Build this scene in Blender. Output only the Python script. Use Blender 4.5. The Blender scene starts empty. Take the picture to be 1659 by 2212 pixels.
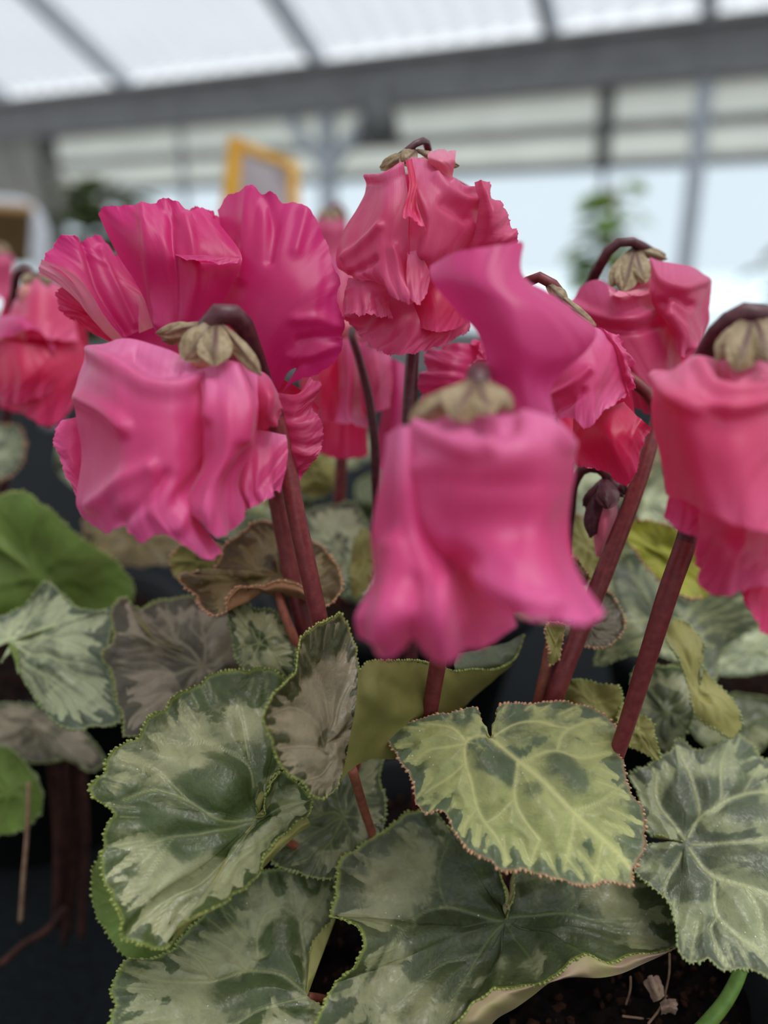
import bpy, math, random
import numpy as np
from mathutils import Vector, Matrix

# ------------------------------------------------------------------ camera, sky, exposure
SC = bpy.context.scene
PITCH = math.radians(18.0)
CAM = np.array([0.0, 0.0, 1.15])
FPX, CX, CY = 1660.0, 829.5, 1106.0
cam_d = bpy.data.cameras.new('camera')
cam = bpy.data.objects.new('camera', cam_d)
SC.collection.objects.link(cam)
cam.location = CAM
cam.rotation_euler = (math.pi / 2 - PITCH, 0, 0)
cam_d.sensor_fit = 'HORIZONTAL'
cam_d.sensor_width = 5.4
cam_d.lens = 5.4 * FPX / 1659.0
cam_d.clip_start = 0.01
cam_d.clip_end = 500
cam_d.dof.use_dof = True
cam_d.dof.focus_distance = 0.212
cam_d.dof.aperture_fstop = 0.84
SC.camera = cam

world = bpy.data.worlds.new('overcast_sky')
SC.world = world
world.use_nodes = True
bg = world.node_tree.nodes['Background']
bg.inputs['Color'].default_value = (0.90, 0.955, 1.0, 1)
bg.inputs['Strength'].default_value = 1.3
sun_d = bpy.data.lights.new('hazy_sun', 'SUN')
sun_d.energy = 5.4
sun_d.angle = math.radians(38)
sun_d.color = (1.0, 0.97, 0.92)
sun = bpy.data.objects.new('hazy_sun', sun_d)
SC.collection.objects.link(sun)
sun.rotation_euler = (math.radians(4), math.radians(13), 0)

SC.view_settings.view_transform = 'Standard'
SC.view_settings.look = 'None'
SC.view_settings.gamma = 1.0
SC.view_settings.use_curve_mapping = False
SC.view_settings.exposure = 0.0
SC.cycles.use_denoising = True
SC.cycles.transparent_max_bounces = 8
SC.cycles.max_bounces = 5
SC.cycles.use_adaptive_sampling = True
SC.cycles.adaptive_threshold = 0.06

COL = SC.collection

# ------------------------------------------------------------------ helpers: projection
FWD = np.array([0.0, math.cos(PITCH), -math.sin(PITCH)])
UP = np.array([0.0, math.sin(PITCH), math.cos(PITCH)])
RIGHT = np.array([1.0, 0.0, 0.0])


def ray(px, py):
    return RIGHT * ((px - CX) / FPX) - UP * ((py - CY) / FPX) + FWD


def unproj(a):
    """rows (x, y, depth) in picture units and metres -> points of the place"""
    a = np.asarray(a, float)
    d = a[..., 2:3]
    return CAM + d * (FWD + RIGHT * ((a[..., 0:1] - CX) / FPX) - UP * ((a[..., 1:2] - CY) / FPX))


def crspline(pts, n, t=None, closed=False):
    """non-uniform Catmull-Rom through pts (k, m) -> n samples"""
    p = np.asarray(pts, float)
    if closed:
        k0 = len(p)
        p = np.concatenate([p[-2:], p, p[:3]])
    if len(p) == 1:
        return np.repeat(p, n, 0)
    if t is None:
        seg = np.sqrt((np.diff(p[:, :2], axis=0) ** 2).sum(1)) ** 0.8 + 1e-6
        t = np.concatenate([[0], np.cumsum(seg)])
    if closed:
        lo, hi = t[2], t[2 + k0]
    else:
        lo, hi = t[0], t[-1]
    m = np.zeros_like(p)
    dt = np.diff(t)
    sl = np.diff(p, axis=0) / dt[:, None]
    m[0], m[-1] = sl[0], sl[-1]
    if len(p) > 2:
        w = dt[1:] / (dt[1:] + dt[:-1])
        m[1:-1] = sl[:-1] * w[:, None] + sl[1:] * (1 - w)[:, None]
    x = np.linspace(lo, hi, n, endpoint=not closed)
    i = np.clip(np.searchsorted(t, x, side='right') - 1, 0, len(p) - 2)
    h = (x - t[i]) / dt[i]
    h = h[:, None]
    d = dt[i][:, None]
    return ((2 * h ** 3 - 3 * h ** 2 + 1) * p[i] + (h ** 3 - 2 * h ** 2 + h) * d * m[i]
            + (-2 * h ** 3 + 3 * h ** 2) * p[i + 1] + (h ** 3 - h ** 2) * d * m[i + 1])


def sstep(a, b, x):
    t = np.clip((x - a) / (b - a), 0, 1)
    return t * t * (3 - 2 * t)


def noise1(u, rng, f0, octs=3):
    s = np.zeros_like(u)
    a = 1.0
    for k in range(octs):
        f = f0 * (1.9 ** k)
        s += a * np.sin(2 * math.pi * (f * u * (1 + 0.2 * rng.random()) + rng.random()))
        a *= 0.6
    return s / 1.9


def grid_normals(P):
    du = np.gradient(P, axis=1)
    dv = np.gradient(P, axis=0)
    n = np.cross(du, dv)
    return n / (np.linalg.norm(n, axis=2, keepdims=True) + 1e-12)


# ------------------------------------------------------------------ helpers: objects
def mesh_obj(name, verts, faces, mats, parent=None, attrs=None, midx=None, smooth=True):
    """faces: (n,4) int array or list of lists"""
    me = bpy.data.meshes.new(name)
    verts = np.ascontiguousarray(verts, dtype=np.float32)
    if isinstance(faces, np.ndarray):
        nf, k = faces.shape
        me.vertices.add(len(verts))
        me.vertices.foreach_set('co', verts.ravel())
        me.loops.add(nf * k)
        me.loops.foreach_set('vertex_index', faces.astype(np.int32).ravel())
        me.polygons.add(nf)
        me.polygons.foreach_set('loop_start', np.arange(0, nf * k, k, dtype=np.int32))
        me.update(calc_edges=True)
    else:
        me.from_pydata([tuple(v) for v in verts], [], faces)
    if not isinstance(mats, (list, tuple)):
        mats = [mats]
    for m in mats:
        me.materials.append(m)
    n = len(me.polygons)
    if midx is not None:
        me.polygons.foreach_set('material_index', np.asarray(midx, dtype=np.int32))
    me.polygons.foreach_set('use_smooth', np.full(n, smooth, dtype=bool))
    for k, v in (attrs or {}).items():
        at = me.attributes.new(k, 'FLOAT', 'POINT')
        at.data.foreach_set('value', np.ascontiguousarray(v, dtype=np.float32).ravel())
    me.validate()
    me.update()
    o = bpy.data.objects.new(name, me)
    COL.objects.link(o)
    if parent is not None:
        o.parent = parent
        o.matrix_parent_inverse = inv_of(parent)
    return o


MW = {}


def inv_of(parent):
    return Matrix.Translation(-Vector(MW.get(parent.name, (0, 0, 0))))


def empty(name, loc, label=None, cat=None, group=None, kind=None):
    o = bpy.data.objects.new(name, None)
    o.empty_display_size = 0.02
    o.location = loc
    MW[o.name] = tuple(loc)
    COL.objects.link(o)
    tag(o, label, cat, group, kind)
    return o


def tag(o, label=None, cat=None, group=None, kind=None):
    if label:
        o['label'] = label
    if cat:
        o['category'] = cat
    if group:
        o['group'] = group
    if kind:
        o['kind'] = kind
    return o


def grid_faces(nv, nu, off=0, wrap=False):
    i = np.arange(nv - 1)[:, None]
    j = np.arange(nu if wrap else nu - 1)[None, :]
    j2 = (j + 1) % nu
    a = i * nu + j
    b = i * nu + j2
    c = (i + 1) * nu + j2
    d = (i + 1) * nu + j
    return np.stack([a, b, c, d], -1).reshape(-1, 4) + off


class Geo:
    """collects quads of one mesh"""

    def __init__(self):
        self.v, self.f, self.n = [], [], 0

    def add(self, v, f):
        self.v.append(np.asarray(v, float))
        self.f.append(np.asarray(f, int) + self.n)
        self.n += len(v)

    def box(self, c, sx, sy, sz, ax=None):
        c = np.asarray(c, float)
        A = np.eye(3) if ax is None else np.asarray(ax, float)
        s = np.array([[x, y, z] for z in (-1, 1) for y in (-1, 1) for x in (-1, 1)], float) * np.array([sx, sy, sz]) / 2
        self.add(c + s @ A, [[0, 2, 3, 1], [4, 5, 7, 6], [0, 1, 5, 4], [2, 6, 7, 3], [0, 4, 6, 2], [1, 3, 7, 5]])

    def beam(self, a, b, w, h, up=(0, 0, 1)):
        a, b = np.asarray(a, float), np.asarray(b, float)
        x = b - a
        L = np.linalg.norm(x)
        x = x / L
        y = np.cross(up, x)
        y /= np.linalg.norm(y)
        z = np.cross(x, y)
        self.box((a + b) / 2, L, w, h, [x, y, z])

    def tube(self, pts, rad, sides=12, n=None, flat=1.0):
        p = np.asarray(pts, float)
        if n:
            q = crspline3(p, n)
        else:
            q = p
        r = np.interp(np.linspace(0, 1, len(q)), np.linspace(0, 1, len(np.atleast_1d(rad))), np.atleast_1d(rad)) if np.ndim(rad) else np.full(len(q), rad)
        T = np.gradient(q, axis=0)
        T /= np.linalg.norm(T, axis=1, keepdims=True) + 1e-12
        ref = np.array([0.0, 1.0, 0.2])
        V = []
        prev = None
        for k in range(len(q)):
            if prev is None:
                nrm = np.cross(T[k], ref)
                if np.linalg.norm(nrm) < 1e-3:
                    nrm = np.cross(T[k], [1, 0, 0])
            else:
                nrm = prev - T[k] * np.dot(prev, T[k])
            nrm /= np.linalg.norm(nrm)
            prev = nrm
            bn = np.cross(T[k], nrm)
            for s in range(sides):
                a = 2 * math.pi * s / sides
                V.append(q[k] + r[k] * (math.cos(a) * nrm + flat * math.sin(a) * bn))
        f = grid_faces(len(q), sides, wrap=True)
        n0 = len(V)
        V.append(q[0])
        V.append(q[-1])
        caps = []
        for s in range(0, sides, 2):
            s1, s2 = (s + 1) % sides, (s + 2) % sides
            caps.append([n0, s2, s1, s])
            e = (len(q) - 1) * sides
            caps.append([n0 + 1, e + s, e + s1, e + s2])
        self.add(V, np.concatenate([f, np.array(caps)]))

    def build(self, name, mats, parent=None, smooth=True, **kw):
        return mesh_obj(name, np.concatenate(self.v), np.concatenate(self.f), mats, parent, smooth=smooth, **kw)


def crspline3(p, n):
    seg = np.linalg.norm(np.diff(p, axis=0), axis=1) + 1e-9
    t = np.concatenate([[0], np.cumsum(seg)])
    return crspline(p, n, t)


# ------------------------------------------------------------------ materials
def lin(c):
    return tuple(((x / 255) / 12.92 if x / 255 <= 0.04045 else ((x / 255 + 0.055) / 1.055) ** 2.4) for x in c) + (1.0,)


class NT:
    def __init__(self, name):
        self.m = bpy.data.materials.new(name)
        self.m.use_nodes = True
        self.t = self.m.node_tree
        self.p = self.t.nodes['Principled BSDF']
        self.out = self.t.nodes['Material Output']

    def n(self, typ, **kw):
        nd = self.t.nodes.new(typ)
        for k, v in kw.items():
            if k.startswith('i_'):
                nd.inputs[k[2:].replace('_', ' ')].default_value = v
            else:
                setattr(nd, k, v)
        return nd

    def l(self, a, b):
        self.t.links.new(a, b)

    def math(self, op, a, b=None, clamp=False):
        nd = self.t.nodes.new('ShaderNodeMath')
        nd.operation = op
        nd.use_clamp = clamp
        for k, x in enumerate((a, b)):
            if x is None:
                continue
            if isinstance(x, (int, float)):
                nd.inputs[k].default_value = x
            else:
                self.l(x, nd.inputs[k])
        return nd.outputs[0]

    def ss(self, x, a, b, lo=0.0, hi=1.0):
        nd = self.t.nodes.new('ShaderNodeMapRange')
        nd.interpolation_type = 'SMOOTHSTEP'
        nd.inputs['From Min'].default_value = a
        nd.inputs['From Max'].default_value = b
        nd.inputs['To Min'].default_value = lo
        nd.inputs['To Max'].default_value = hi
        self.l(x, nd.inputs['Value'])
        return nd.outputs[0]

    def mix(self, f, a, b):
        nd = self.t.nodes.new('ShaderNodeMix')
        nd.data_type = 'RGBA'
        for k, x in ((0, f), (6, a), (7, b)):
            if isinstance(x, (int, float, tuple)):
                nd.inputs[k].default_value = x
            else:
                self.l(x, nd.inputs[k])
        return nd.outputs[2]

    def noise(self, scale, detail=3.0, rough=0.55, vec=None, dist=0.0):
        nd = self.n('ShaderNodeTexNoise')
        nd.inputs['Scale'].default_value = scale
        nd.inputs['Detail'].default_value = detail
        nd.inputs['Roughness'].default_value = rough
        nd.inputs['Distortion'].default_value = dist
        if vec is None:
            vec = self.n('ShaderNodeTexCoord').outputs['Object']
        self.l(vec, nd.inputs['Vector'])
        return nd.outputs['Fac']

    def attr(self, name):
        nd = self.n('ShaderNodeAttribute')
        nd.attribute_name = name
        return nd.outputs['Fac']

    def bump(self, h, strength, dist):
        nd = self.n('ShaderNodeBump')
        nd.inputs['Strength'].default_value = strength
        nd.inputs['Distance'].default_value = dist
        self.l(h, nd.inputs['Height'])
        self.l(nd.outputs[0], self.p.inputs['Normal'])
        return nd.outputs[0]


def translucent_out(m, base, tcol, fac, nrm=None):
    tr = m.n('ShaderNodeBsdfTranslucent')
    if isinstance(tcol, tuple):
        tr.inputs['Color'].default_value = tcol
    else:
        m.l(tcol, tr.inputs['Color'])
    if nrm is not None:
        m.l(nrm, tr.inputs['Normal'])
    mx = m.n('ShaderNodeMixShader')
    mx.inputs[0].default_value = fac
    m.l(m.p.outputs[0], mx.inputs[1])
    m.l(tr.outputs[0], mx.inputs[2])
    m.l(mx.outputs[0], m.out.inputs['Surface'])


def petal_mat(name, mid, edge, base, trans=(0.85, 0.02, 0.10, 1), tf=0.38, sheen=0.3):
    m = NT(name)
    pu, pv = m.attr('pu'), m.attr('pv')
    cv = m.n('ShaderNodeCombineXYZ')
    m.l(m.math('MULTIPLY', pu, 26.0), cv.inputs[0])
    m.l(m.math('MULTIPLY', pv, 1.6), cv.inputs[1])
    streak = m.noise(1.0, 2.5, 0.6, cv.outputs[0], 0.4)
    blot = m.noise(120.0, 2.0)
    c = m.mix(m.ss(pv, 0.0, 0.35), base, mid)
    e = m.math('ADD', pv, m.math('MULTIPLY', m.math('SUBTRACT', streak, 0.5), 0.5))
    c = m.mix(m.ss(e, 0.62, 1.0), c, edge)
    c = m.mix(m.ss(streak, 0.35, 0.75, 0.0, 0.28), c, tuple(x * 0.72 for x in mid[:3]) + (1,))
    c = m.mix(m.ss(blot, 0.45, 0.75, 0.0, 0.25), c, edge)
    m.l(c, m.p.inputs['Base Color'])
    m.p.inputs['Roughness'].default_value = 0.42
    m.p.inputs['Specular IOR Level'].default_value = 0.5
    m.p.inputs['Sheen Weight'].default_value = sheen
    m.p.inputs['Sheen Roughness'].default_value = 0.4
    m.p.inputs['Sheen Tint'].default_value = (1.0, 0.75, 0.9, 1)
    h = m.math('ADD', m.math('MULTIPLY', streak, 1.0), m.math('MULTIPLY', blot, 0.6))
    nb = m.bump(h, 0.22, 0.0004)
    translucent_out(m, c, trans, tf, nb)
    return m.m


PINK = petal_mat('pink_petal', lin((214, 68, 130)), lin((236, 100, 166)), lin((232, 122, 178)), trans=(0.8, 0.016, 0.12, 1))
ROSE = petal_mat('rose_petal', lin((196, 58, 108)), lin((218, 84, 136)), lin((216, 100, 150)), trans=(0.78, 0.016, 0.11, 1))
CORAL = petal_mat('warm_pink_petal', lin((216, 66, 116)), lin((234, 92, 144)), lin((236, 124, 166)), trans=(0.8, 0.02, 0.1, 1))
MAGENTA = petal_mat('magenta_petal', lin((196, 36, 108)), lin((214, 46, 130)), lin((208, 58, 128)), trans=(0.8, 0.014, 0.17, 1), sheen=0.18)
ORCHID = petal_mat('orchid_pink_petal', lin((206, 60, 130)), lin((212, 64, 134)), lin((222, 94, 160)), trans=(0.8, 0.025, 0.19, 1), sheen=0.2)
CERISE = petal_mat('cerise_petal', lin((204, 24, 84)), lin((226, 60, 124)), lin((200, 38, 94)), trans=(0.8, 0.008, 0.06, 1))
BLUSH = petal_mat('pale_blush_petal', lin((228, 124, 156)), lin((236, 142, 172)), lin((228, 150, 158)), trans=(0.8, 0.2, 0.25, 1))


def plain_mat(name, col, rough=0.6, spec=0.3, nscale=None, col2=None, bump=0.0, bdist=0.001, metal=0.0):
    m = NT(name)
    m.p.inputs['Roughness'].default_value = rough
    m.p.inputs['Specular IOR Level'].default_value = spec
    m.p.inputs['Metallic'].default_value = metal
    if nscale:
        nz = m.noise(nscale, 4.0)
        m.l(m.mix(m.ss(nz, 0.35, 0.7), lin(col), lin(col2 or col)), m.p.inputs['Base Color'])
        if bump:
            m.bump(nz, bump, bdist)
    else:
        m.p.inputs['Base Color'].default_value = lin(col)
    return m.m


STEM = plain_mat('wine_red_stem', (104, 38, 44), 0.42, 0.4, 500, (122, 52, 52), 0.25, 0.0004)
HOOK = plain_mat('dark_purple_stem', (70, 28, 38), 0.4, 0.4, 500, (88, 42, 46), 0.25, 0.0004)
STALK = plain_mat('red_brown_stalk', (140, 78, 58), 0.5, 0.4, 400, (112, 60, 50), 0.2, 0.0004)
BUDSEPAL = plain_mat('dark_plum_sepal', (62, 26, 38), 0.5, 0.35, 500, (84, 44, 50), 0.3, 0.0004)


def sepal_mat():
    m = NT('beige_sepal')
    pu, pv = m.attr('pu'), m.attr('pv')
    d = m.math('ABSOLUTE', m.math('SUBTRACT', pu, 0.5))
    nz = m.noise(700, 4)
    d = m.math('ADD', d, m.math('MULTIPLY', m.math('SUBTRACT', nz, 0.5), 0.16))
    stripe = m.math('MULTIPLY', m.ss(d, 0.02, 0.16, 1.0, 0.0), m.ss(pv, 0.35, 1.0, 1.0, 0.25))
    c = m.mix(m.ss(nz, 0.35, 0.7), lin((164, 146, 114)), lin((126, 112, 80)))
    c = m.mix(stripe, c, lin((86, 56, 52)))
    c = m.mix(m.ss(pv, 0.0, 0.4, 0.9, 0.0), c, lin((92, 62, 54)))
    m.l(c, m.p.inputs['Base Color'])
    m.p.inputs['Roughness'].default_value = 0.6
    m.bump(nz, 0.4, 0.0006)
    translucent_out(m, c, lin((190, 160, 110)), 0.2)
    return m.m


SEPAL = sepal_mat()


def leaf_mat(name, dark, silver, vein, rimc, blot=0.6, inner=0.28, rough=0.42, vmix=0.55):
    tn = lambda c, k: (c[0] * k * 1.10, c[1] * k * 1.01, c[2] * k * 0.84, 1.0)
    dark, silver, vein = tn(dark, 0.62), tn(silver, 0.80), tn(vein, 0.84)
    m = NT(name)
    vn, rd, sh = m.attr('vein'), m.attr('rad'), m.attr('fork')
    n1 = m.noise(70.0, 3.5, 0.62, None, 0.6)
    n2 = m.noise(190.0, 3.0, 0.6, None, 0.4)
    n3 = m.noise(900.0, 1.0, 0.6)
    j1 = m.math('SUBTRACT', n1, 0.5)
    j2 = m.math('SUBTRACT', n2, 0.5)
    e = m.math('ADD', m.math('ADD', rd, m.math('MULTIPLY', j2, 0.5)), m.math('MULTIPLY', sh, -0.21))
    outer = m.ss(e, 0.72, 0.79, 1.0, 0.0)
    i = m.math('ADD', rd, m.math('ADD', m.math('MULTIPLY', j1, 1.5), m.math('MULTIPLY', sh, 0.05)))
    innr = m.ss(i, inner - 0.06, inner + 0.14)
    sil = m.math('MULTIPLY', outer, innr)
    n0 = m.noise(38.0, 3.5, 0.6, None, 0.8)
    mott = m.ss(n0, 0.42, 0.58, 1.0 - blot, 1.0)
    sil = m.math('MULTIPLY', sil, mott)
    pj = m.math('ADD', sil, m.math('MULTIPLY', m.attr('pat'), m.ss(n2, 0.2, 0.8, 0.7, 1.5)))
    n4 = m.noise(420.0, 2.5, 0.65, None, 0.5)
    pj = m.math('MINIMUM', m.math('MAXIMUM', pj, 0.0), 1.0)
    jag = m.math('ADD', pj, m.math('ADD', m.math('MULTIPLY', j2, 0.9), m.math('MULTIPLY', m.math('SUBTRACT', n4, 0.5), 0.9)))
    sil = m.math('ADD', m.math('MULTIPLY', m.ss(jag, 0.2, 0.8), 0.55), m.math('MULTIPLY', pj, 0.40))
    c = m.mix(m.ss(n2, 0.3, 0.7), tuple(x * 0.8 for x in dark[:3]) + (1,), tuple(min(1, x * 1.25) for x in dark[:3]) + (1,))
    c = m.mix(m.math('MULTIPLY', sil, 0.92), c, m.mix(m.ss(n2, 0.35, 0.7), silver, tuple(x * 0.72 for x in silver[:3]) + (1,)))
    c = m.mix(m.math('MULTIPLY', vn, vmix), c, vein)
    c = m.mix(m.ss(rd, 0.965, 1.0, 0.0, 0.75), c, rimc)
    spk = m.n('ShaderNodeTexVoronoi')
    spk.inputs['Scale'].default_value = 420.0
    m.l(m.n('ShaderNodeTexCoord').outputs['Object'], spk.inputs['Vector'])
    dots = m.math('MULTIPLY', m.ss(spk.outputs['Distance'], 0.05, 0.1, 1.0, 0.0), m.ss(n1, 0.55, 0.62))
    c = m.mix(m.math('MULTIPLY', dots, 0.8), c, lin((215, 215, 200)))
    m.l(c, m.p.inputs['Base Color'])
    m.l(m.ss(n3, 0.3, 0.7, rough - 0.08, rough + 0.15), m.p.inputs['Roughness'])
    m.p.inputs['Specular IOR Level'].default_value = 0.45
    h = m.math('ADD', m.math('MULTIPLY', n3, 0.35), m.math('ADD', m.math('MULTIPLY', n2, 0.9), m.math('MULTIPLY', vn, 0.6)))
    m.bump(h, 0.45, 0.0008)
    return m.m


def under_mat(name, a, b, vein):
    m = NT(name)
    vn = m.attr('vein')
    n1 = m.noise(60.0, 4.0)
    n3 = m.noise(700.0, 3.0)
    c = m.mix(m.ss(n1, 0.3, 0.7), a, b)
    c = m.mix(m.math('MULTIPLY', vn, 0.3), c, vein)
    m.l(c, m.p.inputs['Base Color'])
    m.p.inputs['Roughness'].default_value = 0.55
    m.p.inputs['Specular IOR Level'].default_value = 0.3
    m.bump(m.math('ADD', m.math('MULTIPLY', n3, 0.4), n1), 0.3, 0.0006)
    return m.m


LEAF = {
    'green': leaf_mat('marbled_green_leaf', lin((72, 90, 50)), lin((160, 168, 136)), lin((160, 172, 120)), lin((120, 134, 66)), 0.6, 0.28, 0.40, 0.40),
    'pale': leaf_mat('pale_marbled_leaf', lin((84, 104, 74)), lin((168, 180, 122)), lin((188, 196, 136)), lin((140, 116, 84)), 0.5, 0.16, 0.42, 0.75),
    'dark': leaf_mat('dark_marbled_leaf', lin((64, 78, 44)), lin((138, 144, 114)), lin((112, 128, 78)), lin((130, 140, 60)), 0.8, 0.40, 0.40, 0.45),
    'silver': leaf_mat('silvery_leaf', lin((66, 70, 40)), lin((152, 146, 128)), lin((166, 160, 138)), lin((140, 134, 78)), 0.25, 0.02, 0.42, 0.30),
    'lilac': leaf_mat('grey_lilac_leaf', lin((84, 80, 66)), lin((152, 144, 132)), lin((166, 162, 140)), lin((140, 140, 86)), 0.7, 0.22, 0.45, 0.45),
    'mint': leaf_mat('mint_leaf', lin((92, 108, 88)), lin((176, 190, 162)), lin((190, 204, 166)), lin((150, 152, 110)), 0.6, 0.12, 0.45, 0.5),
    'brown': leaf_mat('brownish_leaf', lin((86, 74, 38)), lin((132, 122, 84)), lin((150, 140, 92)), lin((170, 132, 96)), 0.7, 0.3, 0.45, 0.5),
    'mid': leaf_mat('grey_green_leaf', lin((74, 88, 64)), lin((142, 154, 122)), lin((168, 178, 132)), lin((124, 124, 80)), 0.7, 0.3, 0.42, 0.6),
}
UNDER = {
    'olive': under_mat('olive_leaf_underside', lin((134, 130, 74)), lin((110, 108, 56)), lin((150, 148, 84))),
    'green': under_mat('green_leaf_underside', lin((98, 122, 50)), lin((84, 98, 42)), lin((130, 150, 70))),
    'blush': under_mat('blush_leaf_underside', lin((146, 122, 106)), lin((144, 138, 88)), lin((150, 138, 92))),
    'tan': under_mat('tan_leaf_underside', lin((156, 114, 82)), lin((122, 92, 62)), lin((160, 120, 80))),
    'lime': under_mat('lime_leaf_underside', lin((140, 142, 34)), lin((118, 120, 44)), lin((150, 150, 60))),
}
BEAD = {
    'lime': plain_mat('lime_leaf_margin', (136, 144, 74), 0.4, 0.45, 900, (102, 114, 50)),
    'peach': plain_mat('peach_leaf_margin', (186, 148, 112), 0.4, 0.45, 900, (152, 104, 78)),
    'sage': plain_mat('sage_leaf_margin', (124, 136, 84), 0.4, 0.45, 900, (104, 116, 74)),
}
TUBE = plain_mat('pale_corolla_tube', (190, 90, 110), 0.5, 0.3, 300, (200, 150, 130))


# ------------------------------------------------------------------ plant builders
def petal(rows, d, mat, parent, ruf=0.6, fq=4.0, fr=4.0, seed=0, nu=90, nv=56, name='petal', wr=1.0, pw=2.0, ridges=()):
    """rows of (x, y, dz_mm): from base to free edge"""
    rng = np.random.default_rng(seed + 17)
    R = []
    for r in rows:
        a = np.array([(q[0], q[1], d + (q[2] if len(q) > 2 else 0) / 1000.0) for q in r], float)
        R.append(crspline(a, nu))
    R = np.array(R)
    seg = np.sqrt((np.diff(R[:, :, :2], axis=0) ** 2).sum(2)).mean(1) + 1e-3
    t = np.concatenate([[0], np.cumsum(seg)])
    G = crspline(R.reshape(len(R), -1), nv, t).reshape(nv, nu, 3)
    P = unproj(G)
    u = np.linspace(0, 1, nu)[None, :].repeat(nv, 0)
    v = np.linspace(0, 1, nv)[:, None].repeat(nu, 1)
    N = grid_normals(P)
    skew = 0.06 * np.sin(2 * math.pi * (v * 0.6 + rng.random()))
    w = 0.05 + 0.95 * v ** pw
    env = 0.45 + 0.55 * np.abs(noise1(u + 0.3 * v, rng, 1.1, 2))
    disp = w * ruf * noise1(u + skew, rng, fq * 0.5, 2) * 1.3
    disp += env * ruf * 0.5 * (v ** (pw + 2.5)) * noise1(u + skew + 0.05 * np.sin(7 * v), rng, fq * 1.6, 2)
    disp += env * ruf * 0.2 * (v ** 10) * noise1(u, rng, fq * 4.2, 2)
    disp += wr * 0.22 * noise1(u * 0.7 + v * 0.9 + 0.2 * np.sin(5 * u + 3 * v), rng, 1.3, 3)
    sg_ = 1.0 if ((CAM - P) * N).sum(-1).mean() > 0 else -1.0
    for poly, wd, amp in ridges:
        dmin = np.full((nv, nu), 1e9)
        pl = crspline(np.array(poly, float), 24)
        for a, b in zip(pl[:-1], pl[1:]):
            ab = b - a
            hh = np.clip(((G[..., :2] - a) @ ab) / (ab @ ab + 1e-9), 0, 1)
            dmin = np.minimum(dmin, np.sqrt(((G[..., :2] - a - hh[..., None] * ab) ** 2).sum(-1)))
        disp = disp + sg_ * amp * np.exp(-(dmin / wd) ** 2)
    P = P + N * (disp / 1000.0)[..., None]
    tv = P[-1] - P[-5]
    tv = tv / (np.linalg.norm(tv, axis=1, keepdims=True) + 1e-9)
    scale = d / FPX
    ext = fr * (0.6 * noise1(u[0], rng, fq * 1.6, 2) + 0.5 * noise1(u[0], rng, fq * 5.5, 2) - 0.3 * np.abs(noise1(u[0], rng, fq * 3.0, 1)))
    P = P + tv[None] * (ext[None, :] * sstep(0.78, 1.0, v) * scale)[..., None]
    return mesh_obj(name, P.reshape(-1, 3), grid_faces(nv, nu), mat, parent, {'pu': u, 'pv': v})


def sepal(apex, tip, w, d, parent, dz=(0, -3, -3), mat=None, seed=0):
    """a pointed sepal from apex to tip, half width w (picture units)"""
    a, b = np.array(apex[:2], float), np.array(tip[:2], float)
    ax = b - a
    L = np.linalg.norm(ax)
    ax /= L
    n = np.array([-ax[1], ax[0]])
    rows = []
    da = apex[2] if len(apex) > 2 else 0
    db = tip[2] if len(tip) > 2 else 0
    for k, (t, ww) in enumerate(((0.0, 0.28), (0.3, 0.7), (0.6, 1.0), (0.85, 0.75), (1.0, 0.12))):
        c = a + ax * L * t
        dz0 = da + (db - da) * t - 3.0 * math.sin(math.pi * t)
        rows.append([(c[0] - n[0] * w * ww, c[1] - n[1] * w * ww, dz0 + 1.6 * ww), (c[0], c[1], dz0), (c[0] + n[0] * w * ww, c[1] + n[1] * w * ww, dz0 + 1.6 * ww)])
    return petal(rows, d, mat or SEPAL, parent, ruf=0.5, fq=2.0, fr=3.0, seed=seed, nu=36, nv=40, name='sepal', wr=1.2, pw=1.0)


def stem(pts, rad_px, parent, mat, name='flower_stem', n=60, sides=14):
    """pts (x, y, depth); radius in picture units at the first depth"""
    P = unproj(np.array(pts, float))
    g = Geo()
    r = np.atleast_1d(np.array(rad_px, float)) * np.mean([p[2] for p in pts]) / FPX
    g.tube(P, r if len(r) > 1 else np.array([r[0], r[0]]), sides, n)
    if isinstance(mat, tuple):
        nf = (n - 1) * sides
        ring = np.arange(nf) // sides
        mi = np.concatenate([(ring > mat[2] * n).astype(int), np.zeros(len(g.f[0]) - nf, int)])
        return g.build(name, [mat[0], mat[1]], parent, midx=mi)
    return g.build(name, mat, parent)


def flower(plant, x, y, d, rpx, label):
    """the corolla tube under the sepals; petals, sepals and stem become its children"""
    c = unproj(np.array([x, y, d]))
    r = rpx * d / FPX
    g = Geo()
    V = []
    prof = [(0.05, 1.0), (0.6, 0.85), (0.95, 0.35), (1.0, -0.2), (0.9, -0.8), (0.8, -1.2)]
    for (a, h) in prof:
        for k in range(20):
            an = 2 * math.pi * k / 20
            V.append(c + r * np.array([a * math.cos(an), a * math.sin(an), h]))
    g.add(V, grid_faces(len(prof), 20, wrap=True))
    o = g.build('flower', TUBE, plant)
    o['label'] = label
    return o


ICO_V = None
EDGE = {}


def ico():
    global ICO_V
    if ICO_V is None:
        import bmesh
        bm = bmesh.new()
        bmesh.ops.create_icosphere(bm, subdivisions=1, radius=1.0)
        v = np.array([q.co[:] for q in bm.verts])
        f = np.array([[q.index for q in p.verts] for p in bm.faces])
        bm.free()
        ICO_V = (v, f)
    return ICO_V


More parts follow.
